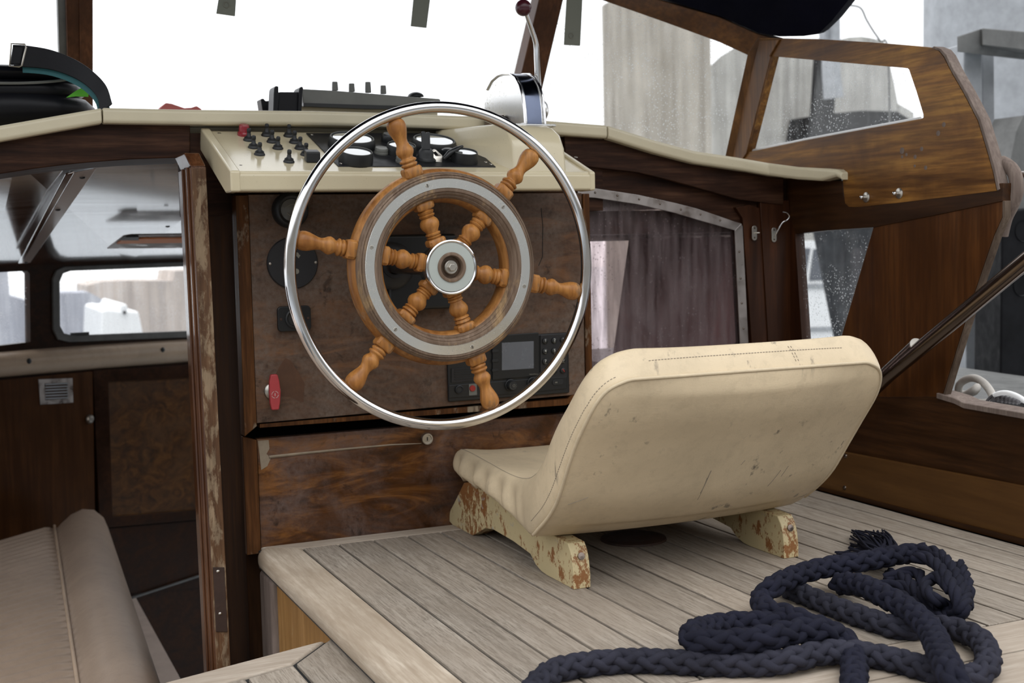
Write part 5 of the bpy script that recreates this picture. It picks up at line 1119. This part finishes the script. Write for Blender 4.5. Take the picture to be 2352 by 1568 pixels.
mk('moulding_bead', tube(B(), [f2[0] + V((-0.001, 0.02, 0)), f2[3] + V((-0.001, 0.02, 0))], 0.0025, 6), M['lacq'], leaf, smooth=True)
mk('moulding_bead', tube(B(), [f2[0] + V((-0.001, 0.06, 0)), f2[3] + V((-0.001, 0.06, 0))], 0.0025, 6), M['lacq'], leaf, smooth=True)
# ================================================================= BENCH
zt2 = -0.205
s1, s2 = onZ(125, 1207, zt2), onZ(178, 1568, zt2)
e1_, e2_ = onZ(245, 1190, zt2-0.02), onZ(368, 1568, zt2-0.035)
d1 = (s2-s1); d1.z = 0; wn = d1.length
rings = []
def bpt(u, v): return s1 + d1*u + (e1_-s1)*0
NRB = 620
for i in range(NRB+1):
    u = i/NRB*2.2
    S_ = s1 + d1*u; Ee = e1_ + (e2_-e1_)*u; wv = Ee-S_; wv.z = 0
    wl_ = wv.length; wv = wv.normalized()
    end = min(1, (u/0.035))**0.5 if u < 0.035 else 1
    rib = 0.0030*math.cos(2*PI*(u*wn)/0.040)
    r = [S_ - wv*0.9 + V((0, 0, -0.02)), S_ - wv*0.55 + V((0, 0, rib)), S_ - wv*0.35 + V((0, 0, rib)), S_ - wv*0.16 + V((0, 0, rib*1.0)), S_ - wv*0.03 + V((0, 0, rib)), S_ + V((0, 0, -0.005))]
    for t, z in ((0.12, 0.010), (0.3, 0.024), (0.52, 0.030), (0.74, 0.020), (0.92, -0.006), (1.0, -0.035), (0.98, -0.07), (0.93, -0.11)):
        r.append(S_ + wv*(wl_*t) + V((0, 0, z - (1-end)*0.03)))
    r.append(S_ - wv*0.9 + V((0, 0, -0.12)))
    rings.append(r)
bn = thing('bench', (s1.x-0.1, s1.y-0.8, zs), 'beige ribbed vinyl cabin bench with a rolled front edge', 'bench')
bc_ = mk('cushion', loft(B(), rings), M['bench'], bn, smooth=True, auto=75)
mk('piping', tube(B(), [s1 + d1*(k/20*2.2) + V((0, 0, 0.000)) for k in range(21)], 0.0032, 8), M['pad'], bc_, smooth=True)
mk('bench_base', prism(B(), [V((s1.x-0.85, s1.y, zs)), V((s1.x-0.03, s1.y, zs)), V((s1.x-0.03 + d1.x*2.1, s1.y+d1.y*2.1, zs)), V((s1.x-0.85+d1.x*2.1, s1.y+d1.y*2.1, zs))], (0, 0, zt2-0.115-zs)), M['cabin_dark'], bn)
# ================================================================= BAG ON THE ROOF
bag = thing('shoulder_bag', onY(60, 300, 2.15), 'black leather shoulder bag with a looped strap on the cabin roof', 'bag')
def bagloft(px0, px1, top, bot, y, dep, n=18):
    b = B(); rings = []
    for k in range(n+1):
        t = k/n; px = px0+(px1-px0)*t; e = (1-abs(2*t-1)**4)**0.5 if 0 < t < 1 else 0.05
        tp_, bt_ = top(t), bot(t); cy_ = (tp_+bt_)/2; hh_ = (bt_-tp_)/2*max(e, 0.15)
        c = onY(px, cy_, y); h3 = (onY(px, cy_-hh_, y) - c).z; ring = []
        for j in range(20):
            a = 2*PI*j/20; ca, sa = math.cos(a), math.sin(a)
            ring.append(c + V((0, dep*math.copysign(abs(ca)**0.7, ca)*max(e, 0.2), h3*math.copysign(abs(sa)**0.7, sa))))
        rings.append(ring)
    return loft(b, rings)
mk('body', bagloft(-220, 216, lambda t: 212+6*math.sin(9*t), lambda t: 318-20*t, 2.10, 0.09), M['leather'], bag, smooth=True)
mk('body', bagloft(-220, 193, lambda t: 184, lambda t: 250, 2.10, 0.085), M['leather'], bag, smooth=True)
mk('flap', bagloft(-220, 190, lambda t: 156+14*t**3, lambda t: 204, 2.11, 0.095), M['leather'], bag, smooth=True)
mk('flap_edge', tube(B(), catmull([onY(-60, 190, 2.012), onY(40, 191, 2.012), (onY(120, 187, 2.015)), onY(180, 179, 2.03)], 6), 0.0022, 6), M['greyplastic'], bag, smooth=True)
def ribbon(pts, wv, th_):
    rings = []; 
    for p, w_ in zip(pts, wv):
        w_ = V(w_); d = V((0.25, 1, 0)).normalized()*th_; rings.append([p - w_/2, p + w_/2, p + w_/2 + d, p - w_/2 + d])
    return loft(B(), rings)
cl = catmull([onY(30, 128, 1.98), onY(70, 130, 1.985), onY(120, 138, 1.99), onY(170, 157, 1.985), onY(208, 182, 1.975), onY(234, 212, 1.965), onY(243, 250, 1.96)], 6)
N_ = len(cl)
wv = [V((0.0 + 0.02*(k/N_)**2, 0.0, 0.032 - 0.018*(k/N_)**1.5)) for k in range(N_)]
stp = mk('strap', ribbon(cl, wv, 0.004), M['leather'], bag, bev=0.0012, smooth=True)
cl2 = [p + V((-0.002, 0.006, -0.008)) for p in cl]
mk('strap_lining', ribbon(cl2[4:], [w_*0.95 for w_ in wv][4:], 0.003), M['teal'], stp, smooth=True)
bk = [onY(a, b_, 1.975) for a, b_ in [(26, 100), (57, 102), (60, 108), (50, 150), (44, 153), (22, 152)]]
mk('buckle', tube(B(), bk, 0.0014, 6, closed=True), M['screw'], bag, smooth=True)
mk('strap_keeper', prism(B(), [onY(a, b_, 1.980) for a, b_ in [(30, 103), (56, 105), (48, 148), (23, 148)]], (0, 0.006, 0)), M['leather'], bag, bev=0.002)
mk('cloth_corner', prism(B(), [onY(a, b_, 2.02) for a, b_ in [(152, 224), (175, 208), (203, 194), (203, 222), (175, 221)]], (0, 0.004, 0)), M['green'], label='bright green cloth poking out of the black bag', cat='cloth')
# ================================================================= ECHO SOUNDER ON THE ROOF
es = thing('echo_sounder', onY(820, 280, 2.02), 'grey plotter case lying on the cabin roof with four knobs on top', 'instrument')
ye = 2.0
mk('case', prism(B(), [onY(a, b_, ye) for a, b_ in [(693, 204), (770, 208), (1011, 227), (1013, 232), (1008, 246), (697, 240)]], (0, 0.16, 0)), M['greyplastic'], es, bev=0.003)
mk('case_edge', prism(B(), [onY(a, b_, ye-0.002) for a, b_ in [(697, 236), (900, 243), (1006, 247), (1006, 251), (850, 250), (697, 244)]], (0, 0.16, 0)), M['black'], es)
for px, t_, bb_ in [(769.5, 188, 205), (808, 192, 208), (845.5, 188.5, 210), (880.5, 196.5, 213)]:
    c = onY(px, bb_, 2.07); hgt_ = onY(px, t_, 2.07).z - c.z
    mk('knob', lathe(B(), [(0.0052, -0.002), (0.0052, hgt_*0.2), (0.0046, hgt_), (0, hgt_)], c, (0, 0, 1), 20), M['greyplastic'], es, smooth=True, auto=40)
mk('cover_hump', lathe(B(), [(0.014*math.cos(k*PI/12), 0.008*math.sin(k*PI/12)) for k in range(7)], onY(955, 222, 2.06), (0, 0, 1), 20), M['black'], es, smooth=True)
mk('case_base', prism(B(), [onY(a, b_, ye+0.01) for a, b_ in [(690, 243), (1005, 249), (1005, 285), (690, 275)]], (0, 0.12, 0)), M['creamcap'], es)
br = thing('mounting_bracket', onY(660, 280, 1.97), 'black bracket with two horns standing left of the grey plotter case', 'bracket')
mk('web', prism(B(), [onY(a, b_, 1.96) for a, b_ in [(640, 211), (688, 211), (686, 275), (636, 275)]], (0, 0.02, 0)), M['leather'], br, bev=0.002)
for pts in ([(630, 203), (633, 197), (640, 198), (640, 212), (643, 216), (636, 280), (627, 280), (629, 215)], [(686, 214), (688, 202), (693, 198), (697, 201), (695, 216), (692, 280), (684, 280)]):
    mk('arm', prism(B(), [onY(a, b_, 1.955) for a, b_ in pts], (0, 0.035, 0)), M['leather'], br, bev=0.0015)
mk('arm', prism(B(), [onY(a, b_, 2.02) for a, b_ in [(599, 227), (606, 226), (610, 232), (627, 230), (627, 280), (607, 280)]], (0, 0.03, 0)), M['leather'], br, bev=0.0015)
o = mk('folded_cloth', prism(B(), [onY(a, b_, 2.2) for a, b_ in [(364, 252), (381, 236), (395, 238), (424, 248), (440, 247), (452, 243), (464, 251), (464, 330), (364, 330)]], (0, 0.05, 0)), plain('faded_red_cloth', (0.48, 0.13, 0.12), 0.7), bev=0.002, label='pale red thing just showing over the left of the cap rail', cat='cloth')
# ================================================================= STRAPS AND CANOPY
for i, (q, lab) in enumerate([(((516, -395), (555, -395), (542, 8), (540, 37), (497, 31), (502, 0)), 'leftmost short grey canvas strap hanging at the top edge'),
                ((( 958, -395), (1000, -395), (988, 0), (980, 64), (944, 60), (950, 0)), 'middle grey canvas strap hanging over the windscreen'),
                (((1314, -350), (1354, -350), (1338, 0), (1333, 105), (1296, 103), (1302, 0)), 'longest grey canvas strap, hanging right of the throttle lever')]):
    s_ = mk('hanging_strap', prism(B(), [onY(a, b_, 2.15) for a, b_ in q], (0, 0.003, 0)), M['strap'], bev=0.0006, label=lab, cat='strap', group='canvas straps of the folded hood')
    ec = [(520, 11), None, (1312, 82)][i]
    if ec:
        c = onY(*ec, 2.149); mk('eyelet', tube(B(), [c + V((0.0048*math.cos(k*PI/8), 0, 0.0048*math.sin(k*PI/8))) for k in range(16)], 0.0007, 6, closed=True), M['dimwhite'], s_, smooth=True)
hb = B()
hq = [(2.26, 1.06), (2.10, 1.19), (1.85, 1.29), (1.55, 1.34), (1.25, 1.36)]
loft(hb, [[V((-0.45, y, z-0.10)), V((-0.15, y, z-0.02)), V((0.30, y, z+0.03)), V((0.68, y, z+0.04)), V((1.05, y, z+0.02)), V((1.35, y, z-0.06)), V((1.50, y, z-0.16))] for y, z in hq], closed=False)
hd_ = mk('hood', hb, M['canopy'], smooth=True, label='black canvas hood stretched over the helm above the straps', cat='canopy')
q_ = hd_.modifiers.new('thick', 'SOLIDIFY'); q_.thickness = 0.004
mk('hood_bar', tube(B(), [V((-0.15, 2.155, 1.13)), V((0.3, 2.155, 1.175)), V((0.68, 2.155, 1.185)), V((1.05, 2.155, 1.165)), V((1.35, 2.155, 1.085))], 0.012, 12), M['alu'], hd_, smooth=True)
cpo = [(1497, -80), (1508, -6), (1600, 22), (1660, 41), (1741, 77), (1792, 86), (1850, 85), (1884, 80), (1915, 50), (1952, 4), (2010, -80)]
cv_ = B(); rings = []
base = [onP(a, b_, wp1 + V((0, -0.01, 0)), WN) for a, b_ in cpo]
cc_ = sum(base, V())/len(base)
for t, sc_ in ((0, 0.965), (0.25, 1.0), (0.6, 1.0), (1, 0.95)):
    rings.append([cc_ + (p-cc_)*sc_ - WN*(0.0 + 0.14*t) + V((0, 0, 0.0)) for p in base])
can = mk('folded_canopy', loft(cv_, rings), M['canopy'], smooth=True, auto=45, label='black canvas hood folded over the wing board corner', cat='canopy')
mk('canopy_strap', prism(B(), [onP(a, b_, wp1 + WN*0.003, WN) for a, b_ in [(1888, 8), (1908, -8), (1922, -4), (1900, 22)]], WN*0.002), M['strap'], can)
# ================================================================= HANDRAIL, HOOKS, ROPES AT THE SIDE
ra = thing('handrail', onX(2050, 900, 1.33), 'dark polished tube rising from behind the seat to the right edge', 'handrail')
P1, P2, P3 = onX(2015, 882, 1.34), onX(2108, 795, 1.33), onX(2108+352*2.2, 795-287*2.2, 1.25)
mk('lower_sleeve', tube(B(), [P1 + (P1-P2)*0.25, P2], 0.0131, 24), M['darksteel'], ra, smooth=True, auto=50)
mk('tube', tube(B(), [P1, P3], 0.0115, 24), M['darksteel'], ra, smooth=True, auto=50)
mk('collar', tube(B(), [P2 - (P2-P1).normalized()*0.002, P2 + (P2-P1).normalized()*0.0010], 0.0134, 24), M['screw'], ra, smooth=True, auto=50)
for i, (px, py, w_, h_) in enumerate([(1732, 535, 17, 40), (1777, 539, 17, 40)]):
    c = onY(px, py, 1.899)
    t_ = mk('keep_plate', prism(B(), rrect(c, 0.0105, 0.0265, 0.005), (0, -0.0018, 0)), M['screw'], bev=0.0006, label=['small steel keep plate on the stile nearest the smoked pane', 'small steel plate carrying the wire hook'][i], cat='plate')
    for dz in (-0.0085, 0.0085):
        mk('screw', lathe(B(), [(0, -0.001), (0.0014, -0.0008), (0.0018, 0)], c + V((0, -0.0018, dz)), (0, 1, 0), 10), M['darksteel'], t_, smooth=True)
    if i == 0: mk('staple', tube(B(), [c + V((0.002, 0, 0)), c + V((0.002, -0.007, 0)), c + V((0.006, -0.008, 0))], 0.0012, 6), M['screw'], t_, smooth=True)
    else: mk('hook', tube(B(), catmull([onY(1779, 545, 1.892), onY(1786, 530, 1.885), onY(1797, 511, 1.88), onY(1808, 505, 1.878), onY(1813, 497, 1.876), (onY(1808, 489, 1.876)), onY(1798, 486, 1.877)], 4), 0.0012, 8), M['chrome'], t_, smooth=True)
def RX(pts, x=1.47): return [onX(a, b_, x) for a, b_ in pts]
gr = thing('mooring_rope', onX(2235, 925, 1.46), 'grey-white rope looped on the side rail at the right edge', 'rope')
g1_ = catmull(RX([(2180, 929), (2200, 917), (2222, 904), (2240, 893)]) + [onX(2244, 889, 1.48), onX(2236, 900, 1.50), onX(2205, 905, 1.50)] + RX([(2203, 886), (2215, 873), (2236, 868), (2257, 877), (2274, 897), (2282, 915)], 1.49), 6)
mk('rope_loop', tube(B(), g1_, 0.0062, 12), M['greyrope'], gr, smooth=True)
mk('rope_loop', tube(B(), catmull(RX([(2222, 921), (2240, 924), (2262, 925), (2282, 922)], 1.475), 5), 0.0062, 12), M['greyrope'], gr, smooth=True)
wr_ = thing('wound_line', onX(2300, 935, 1.47), 'dark flecked line wound round the cleat at the right edge', 'rope')
b = B()
for k in range(7):
    cc0 = onX(2276+9*k, 922+1.6*k, 1.47); rr = 0.0095-0.0007*abs(k-2)
    tube(b, [cc0 + V((0.3*rr*math.cos(a), 0.006*math.sin(a)-0.004*math.cos(a), rr*math.cos(a)+0.001)) for a in [j*2*PI/12 for j in range(12)]], 0.0032, 8, closed=True)
mk('coils', b, plain('flecked_line', (0.10, 0.095, 0.10), 0.8, vary=0.9, bumpy=0.6, bs=600), wr_, smooth=True)
cl_ = thing('cleat', onX(2330, 940, 1.46), 'polished steel cleat horn at the right edge', 'cleat')
mk('horn', tube(B(), catmull(RX([(2284, 907), (2300, 902), (2320, 903), (2345, 914), (2375, 938), (2400, 962)], 1.455), 5), 0.0038, 12), M['white_paint'], cl_, smooth=True)
fe = mk('rail_fitting', tube(B(), catmull(RX([(2300, 372), (2320, 384), (2332, 405), (2335, 440), (2325, 470), (2310, 500), (2300, 540)], 1.425), 5), 0.010, 14), M['grey_wood'], smooth=True, label='pale grey rounded end cap behind the wing board corner', cat='end cap')
mk('grab_rail', tube(B(), RX([(2330, 402), (2460, 398)], 1.45), 0.0055, 12), M['alu'], smooth=True, label='thin pale rail leaving the frame beside the wing board', cat='rail')
# ================================================================= OUTSIDE
def pile(px0, px1, y, ztop, zbot, mat, name, label, cat, seg=40):
    d0, d1_ = ray(px0, 584), ray(px1, 584); d0.z = d1_.z = 0; d0.normalize(); d1_.normalize()
    th2 = d0.angle(d1_)/2; mdir = (d0+d1_).normalized(); D = y/mdir.y; r = D*math.sin(th2); cx_ = mdir.x*D
    return mk(name, lathe(B(), [(0, ztop), (r, ztop), (r*1.0, zbot), (0, zbot)], (cx_, y, 0), (0, 0, 1), seg), mat, smooth=True, auto=40, label=label, cat=cat)
pile(1391, 1637, 8.0, onY(1500, 12, 8.0).z, -1.6, M['concrete'], 'concrete_pile', 'tall round concrete pile seen through the right windscreen pane', 'pile')
def sil(name, pts, y, dep, mat, label, cat, bev=0.0, kind=None):
    return mk(name, prism(B(), [onY(a, b_, y) for a, b_ in pts], (0, dep, 0)), mat, label=label, cat=cat if not kind else None, bev=bev, kind=kind)
b = B(); rq = random.Random(9)
otl = [(1590, 330), (1622, 160), (1638, 148), (1652, 132), (1672, 118), (1700, 104), (1740, 98), (1800, 92), (1870, 90), (1930, 88), (1948, 84), (1978, 82), (2002, 88), (2030, 93), (2040, 130), (2055, 190), (2064, 236), (2088, 248), (2097, 262), (2100, 700), (1590, 700)]
rings = []
for t in (0, 1):
    rings.append([onY(a + rq.uniform(-3, 3), b_ + rq.uniform(-3, 3), 9.5) + V((1.5*t, 2.0*t, 0)) for a, b_ in otl])
mk('stone_quay', loft(b, rings), M['stone'], label='stained stone quay wall behind the wing board window', cat='quay wall')
sil('pile_fender', [(1882, 120), (1912, 118), (1918, 230), (1905, 420), (1860, 420), (1875, 240)], 8.9, 0.08, M['piling'], 'dark fender timber on the quay in the wing window', 'timber')
bp_ = sil('bracket_post', [(1916, -60), (1929, -60), (1931, 170), (1938, 222), (1918, 224), (1914, 150)], 8.5, 0.15, M['galv'], 'pale steel post rising behind the wing board', 'post')
mk('side_plate', prism(B(), [onY(a, b_, 8.55) for a, b_ in [(1894, 40), (1908, 30), (1918, 60), (1918, 96), (1908, 92), (1895, 90)]], (0, 0.08, 0)), M['galv'], bp_)
sil('weed_ledge', [(1895, 262), (1980, 254), (2060, 256), (2092, 275), (2092, 330), (1880, 340)], 9.0, 0.5, M['piling'], 'dark weedy ledge at the foot of the stone quay', 'ledge')
mk('guy_wire', tube(B(), catmull([onY(1940, 12, 6.0), onY(1975, 17, 6.0), onY(1990, 45, 6.0), onY(2005, 70, 6.0), onY(2022, 95, 6.0), onY(2040, 130, 6.0), onY(2044, 500, 6.0), V((onY(2044, 500, 6.0).x, 6.0, -1.7))], 4), 0.006, 8), M['galvdark'], smooth=True, label='thin bent rod against the sky above the wing board', cat='rod')
# galvanised pile and gangway steelwork at the right
pile(2118, 2700, 3.9, 4.0, -1.6, M['galv'], 'steel_pile', 'large galvanised steel pile filling the top right corner', 'pile', 64)
gw = thing('gangway_frame', onY(2245, 1000, 2.6), 'galvanised square steel post with a top rail in front of the steel pile', 'railing')
def Q(y, pts, dep): return prism(B(), [onY(a, b_, y) for a, b_ in pts], (dep*0.2, dep, 0))
mk('post', Q(2.6, [(2213, 100), (2256, 96), (2262, 1100), (2222, 1100)], 0.09), M['galv'], gw, bev=0.004)
mk('post', Q(2.64, [(2256, 96), (2284, 100), (2290, 1100), (2262, 1100)], 0.05), M['galv'], gw, bev=0.004)
mk('top_rail', prism(B(), [onY(a, b_, 2.50) for a, b_ in [(2197, 84), (2257, 64), (2257, 103), (2198, 120)]], (0.6, 0.10, 0.0)), M['galvdark'], gw, bev=0.003)
mk('top_rail', prism(B(), [onY(a, b_, 2.49) for a, b_ in [(2257, 64), (2600, 92), (2600, 145), (2257, 104)]], (0.05, 0.12, 0.0)), M['galvdark'], gw, bev=0.003)
sil('quay_column', [(2150, 640), (2218, 540), (2218, 1100), (2120, 1100)], 3.0, 0.3, M['concrete'], 'pale concrete edge between the brace board and the steel post', 'column')
tb_ = mk('fender_timber', prism(B(), [onY(a, b_, 2.3) for a, b_ in [(2302, 486), (2352, 478), (2600, 470), (2600, 1100), (2296, 1100)]], (0.05, 0.14, 0)), M['piling'], bev=0.006, label='black tarred timber with round holes at the right edge', cat='timber')
for px, py, r in [(2350, 530, 0.026), (2346, 655, 0.026)]:
    mk('bolt_recess', lathe(B(), [(r, -0.002), (r*0.9, 0.004), (0, 0.006)], onY(px, py, 2.3), (0, 1, 0), 24), M['caulk'], tb_)
sil('quay_planks', [(2335, 300), (2352, 265), (2600, 240), (2600, 470), (2304, 484), (2310, 420)], 2.45, 0.1, M['galvdark'], 'grey weathered planks above the black timber', 'planks')
# seen through the narrow side window: dark piles and a white boat
sil('mooring_pile', [(1810, 430), (1847, 430), (1850, 600), (1862, 900), (1810, 900)], 5.6, 0.1, M['piling2'], 'dark pile at the left of the narrow side window', 'pile', bev=0.02)
sil('mooring_pile', [(1872, 430), (2060, 430), (2060, 900), (1950, 900), (1922, 760), (1898, 640), (1877, 530)], 5.2, 0.05, M['piling2'], 'broad dark pile at the right of the narrow side window', 'pile', bev=0.02)
wb = sil('white_cruiser', [(1840, 555), (1905, 552), (1960, 560), (2050, 660), (2050, 900), (1835, 900)], 8.0, 1.5, M['white_paint'], 'white cabin boat seen through the narrow side window', 'boat')
mk('cabin_window', prism(B(), [onY(a, b_, 7.99) for a, b_ in [(1846, 570), (1862, 570), (1850, 640), (1846, 640)]], (0, 0.01, 0)), M['screen'], wb)
mk('cabin_window', prism(B(), [onY(a, b_, 7.99) for a, b_ in [(1870, 572), (1910, 572), (1935, 640), (1860, 644)]], (0, 0.01, 0)), M['screen'], wb)
mk('rubbing_band', prism(B(), [onY(a, b_, 7.98) for a, b_ in [(1840, 652), (2050, 648), (2050, 656), (1840, 660)]], (0, 0.03, 0)), M['galv'], wb)
mk('rubbing_band', prism(B(), [onY(a, b_, 7.98) for a, b_ in [(1840, 752), (2050, 744), (2050, 752), (1840, 760)]], (0, 0.03, 0)), M['galv'], wb)
# seen through the cabin windows
M['rubble'] = streaky('mottled_quay_wall', (0.34, 0.30, 0.28), (0.58, 0.50, 0.44), (0.75, 0.70, 0.66))
M['haze_grey'] = streaky('distant_grey_pier', (0.25, 0.26, 0.30), (0.42, 0.43, 0.48), (0.65, 0.66, 0.70))
sil('rubble_quay', [(200, 656), (236, 646), (300, 644), (398, 645), (402, 622), (480, 618), (1000, 600), (1000, 800), (200, 820)], 12.0, 1.0, M['rubble'], 'beige stained quay wall seen through the wide cabin window', 'quay wall')
sil('grey_pier', [(120, 674), (205, 671), (240, 690), (240, 820), (120, 820)], 11.0, 0.6, M['haze_grey'], 'grey pier end at the left of the wide cabin window', 'pier')
sil('grey_pier', [(-300, 590), (18, 622), (22, 680), (60, 690), (110, 720), (110, 860), (-300, 860)], 11.0, 0.6, M['haze_grey'], 'grey pier seen through the left cabin window', 'pier')
ob = sil('moored_boat', [(234, 712), (250, 709), (275, 712), (277, 697), (292, 697), (294, 712), (318, 714), (328, 760), (330, 800), (230, 800)], 9.0, 1.2, M['white_paint'], 'white stern of a moored boat in the wide cabin window', 'boat', bev=0.02)
mk('hatch_dot', lathe(B(), [(0.012, -0.01), (0.012, 0.01), (0, 0.01)], onY(286, 717, 8.99), (0, 1, 0), 16), M['screen'], ob)
st('ground_water', box(B(), (-60, -30, -1.75), (60, 90, -1.7)), M['water'], label='harbour water')
